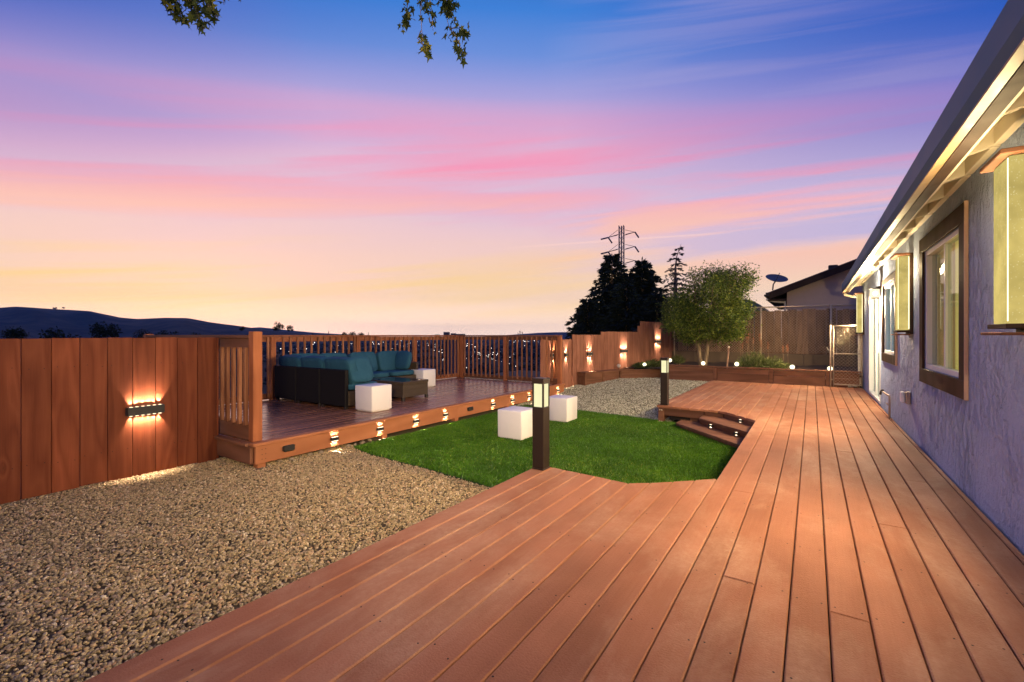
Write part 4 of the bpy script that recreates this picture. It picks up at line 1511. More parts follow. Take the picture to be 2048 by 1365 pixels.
# gate
gt = thing('chain_link_gate', 'half open view of chain link gate beside the house wall', 'gate', (0.35, 12.42, DZ))
gt['label'] = 'chain link gate between the planter end and the house wall'
xg0, xg1, yg_ = 0.345, 0.905, 12.42
for xx in (xg0, xg0 + 0.055):
    MB().tube([(xx, yg_, DZ + 0.004), (xx, yg_, 1.665 if xx == xg0 else 1.645)], 0.017 if xx == xg0 else 0.013, 10).build('upright', M['steel'], gt, smooth=True)
for zz_ in (1.645, 1.03, DZ + 0.06):
    MB().tube([(xg0 + 0.055, yg_, zz_), (xg1, yg_, zz_)], 0.012, 8).build('cross_bar', M['steel'], gt, smooth=True)
MB().tube([(xg1, yg_, DZ + 0.01), (xg1, yg_, 1.645)], 0.013, 8).build('upright', M['steel'], gt, smooth=True)
for zz_ in (1.6, 1.28, 1.1, 0.97, 0.45):
    box('hinge', M['steel'], xg0 - 0.005, xg0 + 0.06, yg_ - 0.012, yg_ + 0.012, zz_ - 0.012, zz_ + 0.012, gt, 0.003)
box('latch', M['cream'], xg0 - 0.05, xg0 - 0.018, yg_ - 0.015, yg_ + 0.01, 1.1, 1.12, gt, 0.003)
MB().tube([(xg0 - 0.045, yg_ - 0.01, 1.12), (xg0 - 0.07, yg_ - 0.01, 1.18)], 0.008, 6).build('latch', M['cream'], gt)
mesh_wire('wire_mesh', Matrix.Translation((xg0 + 0.065, yg_, DZ + 0.07)), xg1 - xg0 - 0.075, 1.28, 0.07, 0.0014, gt)

# ================================================================== HOUSE
WX = 0.94
H = thing('house', 'stucco house along the right side with open rafter eaves', 'house', (WX, 5, 0))
HY0, HY1 = -4.0, 12.8
win1 = (4.70, 6.05, 1.11, 2.27)       # openings y0,y1,z0,z1
win2 = (7.93, 9.10, 1.17, 2.20)
door = (9.55, 11.30, DZ + 0.02, 2.26)
ops = [win1, win2, door]
wall = MB()
ycuts = sorted([HY0, HY1] + [o_[0] for o_ in ops] + [o_[1] for o_ in ops])
WT = 2.62
for a, b2 in zip(ycuts[:-1], ycuts[1:]):
    op = next((o_ for o_ in ops if o_[0] <= a and b2 <= o_[1]), None)
    if op is None:
        wall.box(WX, WX + 0.15, a, b2, -0.05, WT)
    else:
        wall.box(WX, WX + 0.15, a, b2, -0.05, op[2])
        wall.box(WX, WX + 0.15, a, b2, op[3], WT)
wall.build('wall', M['stucco'], H)
MB().box(WX, 8.0, HY1 - 0.15, HY1, -0.05, WT).build('end_wall', M['stucco'], H)
MB().box(WX + 0.16, 7.9, HY0, HY0 + 0.15, -0.05, WT).build('end_wall', M['stucco'], H)
MB().box(7.85, 8.0, HY0 + 0.16, HY1 - 0.16, -0.05, WT).build('back_wall', M['stucco'], H)
# roof: slope up from the eave; eave line at X = 0.60
EX, EZ, PT = 0.70, 2.62, 0.33
RY0, RY1 = -4.3, 13.1
XRD = 4.5
zr = lambda x: EZ + (x - EX) * PT
mb = MB()
mb.add([(EX, RY0, zr(EX)), (XRD, RY0, zr(XRD)), (XRD, RY1, zr(XRD)), (EX, RY1, zr(EX)),
        (EX, RY0, zr(EX) + .05), (XRD, RY0, zr(XRD) + .05), (XRD, RY1, zr(XRD) + .05), (EX, RY1, zr(EX) + .05)],
       [[0, 1, 2, 3], [7, 6, 5, 4], [0, 4, 5, 1], [2, 6, 7, 3], [3, 7, 4, 0]])
mb.add([(XRD, RY0, zr(XRD)), (8.4, RY0, EZ), (8.4, RY1, EZ), (XRD, RY1, zr(XRD)),
        (XRD, RY0, zr(XRD) + .05), (8.4, RY0, EZ + .05), (8.4, RY1, EZ + .05), (XRD, RY1, zr(XRD) + .05)],
       [[0, 1, 2, 3], [7, 6, 5, 4], [0, 4, 5, 1], [1, 5, 6, 2], [2, 6, 7, 3]])
rf = mb.build('roof', M['shingle'], H)
# sheathing below the roof (seen between the rafters) and gable infill
mb = MB()
mb.add([(EX + .012, RY0, zr(EX) - .012), (WX + .4, RY0, zr(WX + .4) - .012), (WX + .4, RY1, zr(WX + .4) - .012), (EX + .012, RY1, zr(EX) - .012),
        (EX + .012, RY0, zr(EX) - .003), (WX + .4, RY0, zr(WX + .4) - .003), (WX + .4, RY1, zr(WX + .4) - .003), (EX + .012, RY1, zr(EX) - .003)],
       [[3, 2, 1, 0], [4, 5, 6, 7], [0, 1, 5, 4], [2, 3, 7, 6], [3, 0, 4, 7], [1, 2, 6, 5]])
mb.build('eave_board', M['cream'], rf)
for s_ in (HY1 - 0.1, HY0 + 0.05):
    MB().add([(WX, s_, WT), (7.95, s_, WT), (XRD, s_, zr(XRD) - .02), (WX, s_ + .05, WT), (7.95, s_ + .05, WT), (XRD, s_ + .05, zr(XRD) - .02)],
             [[0, 1, 2], [5, 4, 3], [0, 3, 4, 1], [1, 4, 5, 2], [2, 5, 3, 0]]).build('gable_wall', M['tan_stucco'], H)
# rafters with blocks between them
yy = RY0 + 0.2
k_ = 0
while yy < RY1:
    mb = MB()
    pts = [(EX + 0.03, zr(EX + .03) - .014), (WX + .12, zr(WX + .12) - .014), (WX + .12, zr(WX + .12) - .13), (EX + 0.03, zr(EX + .03) - .115)]
    mb.add([(x, yy - .022, z) for x, z in pts] + [(x, yy + .022, z) for x, z in pts],
           [[0, 1, 2, 3], [7, 6, 5, 4], [0, 4, 5, 1], [1, 5, 6, 2], [2, 6, 7, 3], [3, 7, 4, 0]])
    mb.build('rafter', M['cream'], H)
    if yy + 0.61 < RY1:
        zb = zr(WX - .03)
        o = box('eave_block', M['cream'], WX - .045, WX - .003, yy + .024, yy + .586, zb - .125, zb - .022, H, 0.003)
    yy += 0.61
    k_ += 1
# fascia and gutter
box('fascia_board', M['cream'], EX - 0.002, EX + 0.026, RY0, RY1, 2.44, 2.605, H, 0.003)
gut = MB()
gp = [(EX - 0.004, 2.435), (EX - 0.06, 2.428), (EX - 0.105, 2.445), (EX - 0.122, 2.49), (EX - 0.122, 2.625), (EX - 0.112, 2.625), (EX - 0.112, 2.50), (EX - 0.06, 2.44), (EX - 0.008, 2.447), (EX - 0.004, 2.60)]
n_ = len(gp)
gut.add([(x, RY0, z) for x, z in gp] + [(x, RY1, z) for x, z in gp], [[i, (i + 1) % n_, n_ + (i + 1) % n_, n_ + i] for i in range(n_)])
gut.add([(EX - .004, RY1, 2.435), (EX - .06, RY1, 2.428), (EX - .105, RY1, 2.445), (EX - .122, RY1, 2.49), (EX - .122, RY1, 2.625), (EX - .004, RY1, 2.60)], [[0, 1, 2, 3, 4, 5]])
g_ = gut.build('gutter', M['gutter'], H)
box('gutter_shade_strip', M['trim'], EX - 0.069, EX - 0.006, RY0, RY1, 2.414, 2.4235, H, 0.002)  # dark strip painting the shadow band under the gutter
box('gutter_lit_strip', M['gutter_lit'], EX - 0.118, EX - 0.072, RY0, RY1, 2.414, 2.424, H, 0.002)  # tan strip painting warm light along the gutter underside
ds = MB()
ds.tube([(EX - .06, 13.0, 2.43), (EX - .06, 13.0, 2.36), (0.86, 12.86, 2.30), (0.885, 12.74, 2.22), (0.885, 12.72, 0.36), (0.82, 12.70, 0.32)], 0.032, 8)
ds.build('downspout', M['cream'], H, smooth=True)


# windows --------------------------------------------------------
def window(o_, trim_l, trim_r, trim_t, trim_b, label):
    y0, y1, z0, z1 = o_
    w = box('window', M['trim'], WX - 0.022, WX - 0.001, y0 - trim_l, y1 + trim_r, z0 - trim_b, z0 - 0.001, H, 0.003)
    w['label'] = label
    box('trim_board', M['trim'], WX - 0.022, WX - 0.001, y0 - trim_l, y1 + trim_r, z1 + 0.001, z1 + trim_t, w, 0.003)
    box('trim_board', M['trim'], WX - 0.0215, WX - 0.001, y0 - trim_l, y0 - 0.001, z0, z1, w, 0.003)
    box('trim_board', M['trim'], WX - 0.0215, WX - 0.001, y1 + 0.001, y1 + trim_r, z0, z1, w, 0.003)
    box('trim_edge', M['trim_edge'], WX - 0.024, WX - 0.001, y0 - trim_l - 0.014, y0 - trim_l - 0.001, z0 - trim_b, z1 + trim_t, w, 0.002)
    f = 0.045
    fx0, fx1 = WX + 0.005, WX + 0.07
    for a in ((y0 + .002, y1 - .002, z0 + .002, z0 + f), (y0 + .002, y1 - .002, z1 - f, z1 - .002), (y0 + .002, y0 + f, z0 + f + .001, z1 - f - .001), (y1 - f, y1 - .002, z0 + f + .001, z1 - f - .001)):
        box('frame', M['vinyl'], fx0, fx1, *a, w, 0.003)
    return w


def curtain(name, mat, X, y0, y1, z0, z1, amp, per, parent):
    n = int((y1 - y0) / per * 10)
    ys = np.linspace(y0, y1, n)
    xs = X + amp * np.sin(np.arange(n) / 10 * 2 * np.pi) + amp * 0.3 * np.sin(np.arange(n) * 0.37)
    V = np.stack([np.stack([xs, ys, np.full(n, z0)], 1), np.stack([xs, ys, np.full(n, z1)], 1)], 1).reshape(-1, 3)
    i_ = np.arange(n - 1) * 2
    return np_mesh(name, V, np.stack([i_, i_ + 2, i_ + 3, i_ + 1], 1), mat, parent, smooth=True)


w1_ = window(win1, 0.155, 0.15, 0.14, 0.14, 'large sliding window with gold curtains')
y0, y1, z0, z1 = win1
ym = y0 + 0.62
box('mullion', M['vinyl'], WX + 0.012, WX + 0.06, ym - 0.02, ym + 0.02, z0 + 0.046, z1 - 0.046, w1_, 0.002)
box('pane', M['glass'], WX + 0.030, WX + 0.034, y0 + .046, ym - .021, z0 + .046, z1 - .046, w1_, 0)
box('pane', M['glass'], WX + 0.046, WX + 0.050, ym + .021, y1 - .046, z0 + .046, z1 - .046, w1_, 0)
curtain('curtain', M['curtain_gold'], WX + 0.092, y0 + 0.004, ym + 0.02, z0 + .004, z1 - .004, 0.014, 0.12, w1_)
curtain('curtain', M['curtain_brown'], WX + 0.098, ym + 0.02, y1 - 0.004, z0 + .004, z1 - .004, 0.014, 0.12, w1_)
w2_ = window(win2, 0.13, 0.13, 0.1, 0.13, 'smaller window with teal blinds near the porch lantern')
y0, y1, z0, z1 = win2
ym = (y0 + y1) / 2
box('mullion', M['vinyl'], WX + 0.012, WX + 0.06, ym - 0.02, ym + 0.02, z0 + 0.046, z1 - 0.046, w2_, 0.002)
box('pane', M['glass'], WX + 0.030, WX + 0.034, y0 + .046, ym - .021, z0 + .046, z1 - .046, w2_, 0)
box('pane', M['glass'], WX + 0.046, WX + 0.050, ym + .021, y1 - .046, z0 + .046, z1 - .046, w2_, 0)
curtain('blind', M['curtain_teal'], WX + 0.095, y0 + 0.004, y1 - 0.004, z0 + .004, z1 - .004, 0.013, 0.10, w2_)
# sliding door
y0, y1, z0, z1 = door
sdr = box('sliding_door', M['vinyl'], WX - 0.012, WX + 0.10, y0 + .002, y1 - .002, z0, z0 + 0.05, H, 0.003)
sdr['label'] = 'white sliding glass door with lit vertical blinds'
box('frame', M['vinyl'], WX - 0.012, WX + 0.10, y0 + .002, y1 - .002, z1 - 0.055, z1 - .002, sdr, 0.003)
ym = (y0 + y1) / 2
for a, b2, xo in ((y0 + .002, y0 + .07, -.012), (y1 - .07, y1 - .002, -.012), (ym - .035, ym + .035, 0.01)):
    box('frame', M['vinyl'], WX + xo, WX + 0.10, a, b2, z0 + .051, z1 - .056, sdr, 0.003)
box('pane', M['glass'], WX + 0.040, WX + 0.044, y0 + .071, ym - .036, z0 + .051, z1 - .056, sdr, 0)
box('pane', M['glass'], WX + 0.060, WX + 0.064, ym + .036, y1 - .071, z0 + .051, z1 - .056, sdr, 0)
box('handle', M['vinyl'], WX - 0.03, WX - 0.013, y0 + .03, y0 + .055, 1.15, 1.35, sdr, 0.004)
yy = y0 + 0.05
while yy < y1 - 0.03:
    m_ = Matrix.Translation((WX + 0.135, yy, (z0 + z1) / 2)) @ Matrix.Rotation(R(58), 4, 'Z')
    box('blind_slat', M['blind_white'], -0.045, 0.045, -0.001, 0.001, -(z1 - z0) / 2 + .06, (z1 - z0) / 2 - .03, sdr, 0, m_)
    yy += 0.078


# bubble-glass wall lights --------------------------------------
def sconce(label, y, power, aim=(-1, 0, -0.25), cone=165):
    z0, z1 = 1.50, 2.33
    t = thing('bubble_wall_light', label, 'wall light', (WX, y, z0), 'bubble glass wall lights')
    w = 0.25
    box('back_plate', M['trim'], WX - 0.03, WX - 0.001, y, y + w + 0.05, z0 - 0.05, z1 + 0.03, t, 0.004)
    gl_ = box('glass', M['bubble'], WX - 0.125, WX - 0.032, y + 0.02, y + w, z0, z1, t, 0.004)
    box('led_strip', M['led_strip'], WX - 0.131, WX - 0.127, y + 0.015, y + 0.022, z0 + 0.01, z1 - 0.01, t, 0.001)
    box('led_strip', M['led_strip'], WX - 0.042, WX - 0.034, y + 0.012, y + 0.018, z0 + 0.01, z1 - 0.01, t, 0.001)
    box('top_cap', M['planter'], WX - 0.165, WX - 0.031, y - 0.02, y + w + 0.06, z1 + 0.004, z1 + 0.03, t, 0.004)
    box('tray', M['trim'], WX - 0.14, WX - 0.031, y, y + w + 0.04, z0 - 0.026, z0 - 0.002, t, 0.003)
    box('shelf', M['planter'], WX - 0.165, WX - 0.031, y - 0.03, y + w + 0.05, z0 - 0.06, z0 - 0.045, t, 0.003)
    spot('uplight', (WX - 0.185, y + w / 2, z0 + 0.15), (-0.15, 0, 1), power * 0.075, 140, 1.0, t, (1.0, 0.74, 0.36), 0.05)
    for yy_ in (y - 0.07, y + w + 0.12):
        point('side_glow', (WX - 0.17, yy_, z1 - 0.16), 9.0, t, (1.0, 0.74, 0.38), 0.04)
    for k_ in range(3):
        spot('lamp', (WX - 0.16, y + w / 2, z0 + 0.18 + k_ * 0.24), aim, power / 3, cone, 0.9, t, (1.0, 0.72, 0.40), 0.05)
    return t


sconce('tall bubble glass wall light at the right edge of the view', 3.22, E_SCONCE['near'])
sconce('tall bubble glass wall light between the two windows', 6.66, E_SCONCE['middle'])
sconce('tall bubble glass wall light past the sliding door at the far corner', 12.30, E_SCONCE['far'])
sconce('added bubble glass wall light, unseen behind the camera, lighting the near deck', -0.9, E_SCONCE['added_rear'])  # extra sconce put in out of view as fill for the foreground

# porch lantern
pl_ = thing('porch_lantern', 'bright square porch lantern between the sliding door and the window', 'lantern', (WX, 9.34, 2.05))
box('back_plate', M['black'], WX - 0.015, WX - 0.001, 9.30, 9.40, 2.08, 2.24, pl_, 0.003)
box('arm', M['black'], WX - 0.08, WX - 0.016, 9.335, 9.365, 2.20, 2.225, pl_, 0.003)
box('cap', M['black'], WX - 0.165, WX - 0.03, 9.28, 9.42, 2.18, 2.198, pl_, 0.003)
box('glass', M['porch_glass'], WX - 0.155, WX - 0.04, 9.29, 9.41, 2.045, 2.178, pl_, 0.004)
box('base', M['black'], WX - 0.16, WX - 0.035, 9.285, 9.415, 2.03, 2.044, pl_, 0.003)
MB().lathe([(0.001, -0.03), (0.02, -0.02), (0.03, 0.0), (0.02, 0.02), (0.001, 0.03)], 10).build('bulb', M['porch'], pl_, Matrix.Translation((WX - 0.098, 9.27, 2.11)), True)
point('lamp', (WX - 0.22, 9.30, 2.02), 270.0, pl_, (1.0, 0.78, 0.48), 0.03)

# added flood light, unseen behind the camera, to brighten the foreground
fl = thing('added_flood_light', 'added unseen flood light under the eave that brightens the foreground', 'flood light', (0.66, -1.1, 2.3))
box('bracket', M['black'], 0.66, 0.72, -1.28, -1.0, 2.36, 2.43, fl, 0.004)
for k_, yy in enumerate((-1.3, -1.1, -0.98)):
    mb = MB().lathe([(0.02, 0.0), (0.03, 0.02), (0.055, 0.09), (0.052, 0.092), (0.001, 0.085)], 16)
    dirv = Vector(((-0.86, 0.75, -0.05), (-0.80, 1.1, -0.05), (-0.12, 1.0, -0.24))[k_]).normalized()
    m_ = Matrix.Translation((0.66, yy, 2.34)) @ dirv.to_track_quat('Z', 'Y').to_matrix().to_4x4()
    mb.build('head', M['black'], fl, m_, True)
    spot('lamp', Vector((0.66, yy, 2.34)) + dirv * 0.11, dirv, E_ADDED_FLOOD * (0.5, 0.5, 0.13)[k_], (74, 70, 56)[k_], 1.0, fl, (1.0, 0.74, 0.46), 0.06)

# hose tap and outlet box, patch plate
ft = thing('hose_tap', 'outdoor hose tap on a pipe at the foot of the wall', 'tap', (WX - 0.05, 7.6, DZ))
ty = YX(1779, WX - 0.05)
MB().tube([(WX - .05, ty, DZ + .003), (WX - .05, ty, 0.60)], 0.013, 8).build('pipe', M['steel'], ft, smooth=True)
MB().tube([(WX - .05, ty, 0.60), (WX - .07, ty + 0.1, 0.615), (WX - .09, ty + 0.32, 0.63)], 0.012, 8).build('spout', M['steel'], ft, smooth=True)
MB().tube([(WX - .09, ty + .32, 0.65), (WX - .10, ty + .38, 0.63), (WX - .11, ty + .40, 0.58)], 0.016, 8).build('valve', M['black'], ft, smooth=True)
MB().tube([(WX - .05, ty - .001, 0.47), (WX - .07, ty + .1, 0.49)], 0.01, 8).build('handle', M['steel'], ft, smooth=True)
ob = thing('outlet_box', 'grey weatherproof outlet box low on the wall', 'outlet box', (WX, YX(1815, WX), 0.75))
yo = YX(1816, WX - .02)
box('back_box', M['steel'], WX - 0.045, WX - 0.001, yo - 0.06, yo + 0.06, 0.655, 0.79, ob, 0.006)
box('cover', M['vinyl'], WX - 0.085, WX - 0.046, yo - 0.035, yo + 0.075, 0.665, 0.785, ob, 0.01)
pp_ = YX(1858, WX)
ap = box('access_plate', M['stucco'], WX - 0.006, WX - 0.001, pp_ - 0.06, pp_ + 0.06, 0.50, 0.68, None, 0.002)
tag(ap, 'small painted plate on the wall below the large window', 'plate')

# ================================================================== NEIGHBOUR HOUSE
NH = thing('neighbour_house', 'tan stucco house beyond the back fence with a dark sloping roof', 'house', (2, 18, 0))
NY = 18.0
nx0 = -0.71
nrz = lambda x: 2.80 + (x + 1.30) * 0.385
MB().add([(nx0, NY, 0), (5.5, NY, 0), (5.5, NY, nrz(5.5) - .1), (nx0, NY, nrz(nx0) - .1), (nx0, NY + 6, 0), (5.5, NY + 6, 0), (5.5, NY + 6, nrz(5.5) - .1), (nx0, NY + 6, nrz(nx0) - .1)],
         [[0, 1, 2, 3], [4, 7, 6, 5], [0, 3, 7, 4], [1, 5, 6, 2], [3, 2, 6, 7]]).build('wall', M['tan_stucco'], NH)
MB().add([(x, y, nrz(x) + dz) for x in (-1.30, 5.5) for y in (NY - .35, NY + 6.4) for dz in (-.06, .07)],
         [[0, 1, 3, 2], [4, 6, 7, 5], [0, 4, 5, 1], [2, 3, 7, 6], [0, 2, 6, 4], [1, 5, 7, 3]]).build('roof', M['shingle'], NH)
box('barge_board', M['trim'], 0, 6.9, -0.022, 0.0, -0.14, 0.05, NH, 0.003, Matrix.Translation((-1.28, NY - .352, nrz(-1.28) - .02)) @ Matrix.Rotation(-math.atan(0.385), 4, 'Y'))
for k_, z_ in enumerate((0.02, 0.085)):
    box('shingle', M['shingle'], -1.36 + k_ * 0.05, -1.2, NY - .42, NY + 6.4, nrz(-1.3) - .06 + z_, nrz(-1.3) + z_, NH, 0.006)
MB().tube([(-1.30, NY - .28, 2.66), (-1.05, NY - .20, 2.58), (nx0 - .06, NY - .06, 2.56), (nx0 - .05, NY - .06, 2.4), (nx0 - .05, NY - .06, 0.5)], 0.04, 8).build('downspout', M['cream'], NH, smooth=True)
box('soffit', M['trim'], -1.26, nx0 - 0.003, NY - .3, NY + 6, 2.60, 2.66, NH, 0.003)
xv = XY(1667, NY)
box('roof_vent', M['shingle'], xv - .13, xv + .13, NY + .2, NY + .5, nrz(xv) + 0.03, nrz(xv) + .22, NH, 0.02)

dsh = thing('satellite_dish', 'grey satellite dish on the neighbour roof edge', 'satellite dish', (-1.2, NY - .3, 2.85))
pr_ = [(0.34 * s_, 0.10 * s_ * s_) for s_ in (0.001, 0.25, 0.5, 0.75, 0.9, 1.0)]
pr_ = pr_ + [(0.34, 0.108), (0.30, 0.088), (0.16, 0.03), (0.001, 0.008)]
dc = PD(1552, 562, 15.45)
q_ = Vector((0.25, -0.42, 0.87)).to_track_quat('Z', 'Y').to_matrix().to_4x4()
MB().lathe(pr_, 28).build('reflector', M['dish'], dsh, Matrix.Translation(dc) @ q_, True)
MB().tube([(dc.x - .02, dc.y, dc.z - .02), (dc.x - .08, dc.y, dc.z - .12), (dc.x - .10, dc.y, dc.z - .32)], 0.022, 8).build('mast', M['dish'], dsh, smooth=True)
MB().tube([(dc.x - .05, dc.y, dc.z - .06), (dc.x + .02, dc.y - .16, dc.z + .02), (dc.x + .12, dc.y - .28, dc.z + .22)], 0.013, 6).build('feed_arm', M['dish'], dsh, smooth=True)

tp_ = PD(1478, 616, 18.5)
tb = MB()
prof_ = [(-1.15, 0)] + [(-1.15 * math.cos(a), 1.9 + 1.0 * math.sin(a)) for a in np.linspace(0, math.pi, 15)] + [(1.15, 0)]
n_ = len(prof_)
tb.add([(tp_.x + x, tp_.y, z) for x, z in prof_] + [(tp_.x + x, tp_.y + 2, z) for x, z in prof_],
       [[i, i + 1, n_ + i + 1, n_ + i] for i in range(n_ - 1)] + [list(range(n_))[::-1], list(range(n_, 2 * n_))])
shd = thing('shelter', 'dark blue round topped shelter behind the plank fence', 'shelter', (tp_.x, tp_.y, 0))
tb.build('cover', M['tarp'], shd)
for a in (0.35, 0.8, 1.25, 1.6, 2.0):
    MB().tube([(tp_.x - 1.16 * math.cos(a), tp_.y - .01, 1.9 + 1.01 * math.sin(a)), (tp_.x - 1.16 * math.cos(a), tp_.y + 2.01, 1.9 + 1.01 * math.sin(a))], 0.015, 6).build('rib', M['tarp'], shd)

# ================================================================== PLANTS
def branchy(base, height, spread, n_main, lean, levels=3):
    """limbs list of (pts, radii) and tip points"""
    limbs, tips = [], []

    def grow(p, d, L, r, lev):
        pts, rr = [p.copy()], [r]
        n = 5
        for k_ in range(n):
            d = (d + Vector((random.gauss(0, .18), random.gauss(0, .18), random.gauss(0.03, .12)))).normalized()
            p = p + d * L / n
            pts.append(p.copy())
            rr.append(r * (1 - 0.55 * (k_ + 1) / n))
        limbs.append((pts, rr))
        if lev == 0:
            tips.append((p, d))
            tips.append((pts[3], d))
            return
        for _ in range(random.choice((3, 4))):
            a = random.uniform(0, 2 * math.pi)
            nd = (d * 0.7 + Vector((math.cos(a) * spread, math.sin(a) * spread, random.uniform(0.0, 0.5)))).normalized()
            grow(pts[random.choice((3, 4, 5))], nd, L * random.uniform(0.55, 0.75), rr[-1] * 0.8, lev - 1)

    for k_ in range(n_main):
        a = 2 * math.pi * k_ / n_main + lean
        grow(Vector(base) + Vector((math.cos(a), math.sin(a), 0)) * 0.03, Vector((math.cos(a) * 0.18, math.sin(a) * 0.18, 1)).normalized(), height, 0.05, levels)
    return limbs, tips


tr_ = thing('garden_tree', 'small leafy green tree in the raised bed lit from below', 'tree', (-2.5, 13.6, 0.55))
Yt = 13.55
bt = Vector((XY(1406, Yt), Yt, 0.50))
mb = MB()
tc = Vector((XY(1416, Yt), Yt, 2.27))
trunks = []
for dx_, lean_ in ((-0.07, -0.10), (0.06, 0.10)):
    p = [bt + Vector((dx_ * 0.3, 0, 0)), bt + Vector((dx_, 0.01, 0.25)), bt + Vector((dx_ + lean_ * 0.5, 0.02, 0.6)), bt + Vector((dx_ + lean_ * 1.3, 0.0, 1.0)), bt + Vector((dx_ + lean_ * 2.6, 0.05, 1.6))]
    mb.tube(p, [0.08, 0.064, 0.054, 0.046, 0.02], 8)
    trunks.append(p)
P_, D_ = [], []
for k_ in range(360):
    # twig ends spread through an uneven crown
    while True:
        q = Vector((random.uniform(-1, 1), random.uniform(-1, 1), random.uniform(-1, 1)))
        if q.length < 1 and (q.length > 0.45 or random.random() < 0.4):
            break
    lump = 1.0 + 0.16 * math.sin(q.x * 5 + 1) * math.cos(q.z * 4.3 + q.y * 3)
    e = tc + Vector((q.x * 1.22 * lump, q.y * 1.1 * lump, q.z * 1.22 * lump - 0.05))
    if e.z < 1.32:
        e.z = 1.32 + random.uniform(0, 0.3)
    if q.z > 0.25 and q.x < -0.45:
        e.z -= 0.35
    if q.z > 0.55:
        e.x += 0.20
    st = trunks[0 if e.x < tc.x else 1][random.choice((2, 3, 3, 4))]
    mid_ = st.lerp(e, 0.55) + Vector((0, 0, 0.16))
    if k_ % 3 == 0:
        mb.tube([st, mid_, e], [0.016, 0.009, 0.003], 5, False)
    droop = Vector((q.x, q.y, -0.35)).normalized()
    for j_ in range(104):
        f_ = random.random()
        b_ = mid_.lerp(e, 0.55 + 0.45 * f_) + Vector((random.gauss(0, .10), random.gauss(0, .10), random.gauss(0, .09)))
        P_.append(b_)
        D_.append(droop * 0.6 + Vector((random.gauss(0, .6), random.gauss(0, .6), random.gauss(0, .5))))
mb.build('trunk', M['bark'], tr_, smooth=True)
leaf_mesh('crown', np.array(P_), np.array(D_), rng.uniform(0.05, 0.095, len(P_)), rng.uniform(0.018, 0.034, len(P_)), M['leaf'], tr_)


def conifer(label, base, h, rad, mat, seed, lvl=26, droop=0.25, dens=46, skip=None, tipbend=0.0, name='conifer_tree', lean=0.0, power=0.8, needle=0.16):
    r = random.Random(seed)
    t = thing(name, label, 'tree', tuple(base), 'evergreens behind the fence')
    base = Vector(base)
    mb = MB()
    mb.tube([base + Vector((0, 0, h * k_)) + Vector((tipbend * max(0, k_ - .8) * 5 * max(0, k_ - .8) * 5, 0, 0)) for k_ in (0, .3, .6, .8, .9, 1.0)], [0.035 * h * x for x in (1, .8, .5, .25, .12, .03)], 7)
    P, D = [], []
    for l_ in range(lvl):
        f = (l_ + 0.3) / lvl
        z = h * (0.06 + 0.93 * f)
        R0 = rad * (1 - f) ** power + 0.06
        nb = max(4, int(9 * (1 - f) + 4))
        tb_ = tipbend * (max(0, z / h - .8) * 5) ** 2
        for b_ in range(nb):
            a = 2 * math.pi * (b_ + r.random()) / nb
            L = R0 * r.uniform(0.55, 1.18)
            if skip and skip(a, f):
                L *= 0.4
            dv = Vector((math.cos(a), math.sin(a), 0))
            nn = int(dens * (0.35 + L / rad))
            for q in range(nn):
                s_ = r.random() ** 0.7
                up = 0.25 * s_ - droop * 2.2 * s_ * s_ + (0.3 * max(0, s_ - .8))
                p = base + Vector((tb_, 0, z)) + dv * L * s_ + Vector((0, 0, L * up))
                sdv = Vector((-dv.y, dv.x, 0)) * r.gauss(0, 0.14 * L * (0.35 + s_ * (1.2 - s_)))
                p += sdv + Vector((0, 0, r.gauss(0, 0.03)))
                P.append(p)
                D.append(dv * 0.8 + sdv * 1.2 / max(L, .1) + Vector((r.gauss(0, .25), r.gauss(0, .25), r.gauss(-.25, .3))))
            if b_ % 2 == 0 and L > 0.3:
                mb.tube([base + Vector((tb_, 0, z)), base + Vector((tb_, 0, z)) + dv * L * .5 + Vector((0, 0, L * (.125 - droop * .55))),
                         base + Vector((tb_, 0, z)) + dv * L * .95 + Vector((0, 0, L * (.24 - droop * 2.0)))], [0.012 * h * .5, 0.006 * h * .5, 0.002 * h], 4, False)
    mb.build('trunk', M['bark'], t)
    leaf_mesh('crown', np.array(P), np.array(D), rng.uniform(needle * .6, needle * 1.3, len(P)), rng.uniform(needle * .22, needle * .42, len(P)), mat, t)
    return t


def at(u, d, z=-0.3):
    c = (u - 1024) / FPX * d
    return (c * CS - d * SN, d * CS + c * SN, z)


conifer('tall dark evergreen in front of the pylon with the left pointed top', at(1224, 22), 5.75, 2.2, M['conifer'], 1, 34, 0.22, 90, power=0.72, needle=0.24)
conifer('tall dark evergreen with the right pointed top beside the slender cedar', at(1284, 21.5), 5.35, 1.7, M['conifer'], 2, 34, 0.16, 95, power=0.58, needle=0.24)
conifer('lower dark evergreen spreading boughs at the left of the dark clump', at(1176, 21), 3.5, 1.5, M['conifer'], 3, 24, 0.2, 80, power=0.66, needle=0.22)
conifer('short dark evergreen between the two pointed evergreens', at(1253, 20.5), 4.1, 1.6, M['conifer'], 4, 26, 0.16, 90, power=0.5, needle=0.26)
conifer('dark evergreen behind the highest fence light', at(1314, 20), 3.6, 1.25, M['conifer'], 6, 24, 0.16, 90, power=0.45, needle=0.24)
conifer('dark evergreen filling the clump between the two pointed tops', at(1256, 22.5), 4.9, 1.9, M['conifer'], 9, 30, 0.15, 95, power=0.48, needle=0.26)
conifer('slender cedar with a bent tip left of the leafy garden tree', at(1351, 29), 7.55, 1.75, M['cedar'], 5, 22, 0.26, 34, tipbend=0.35, name='cedar_tree', power=0.75, needle=0.2)

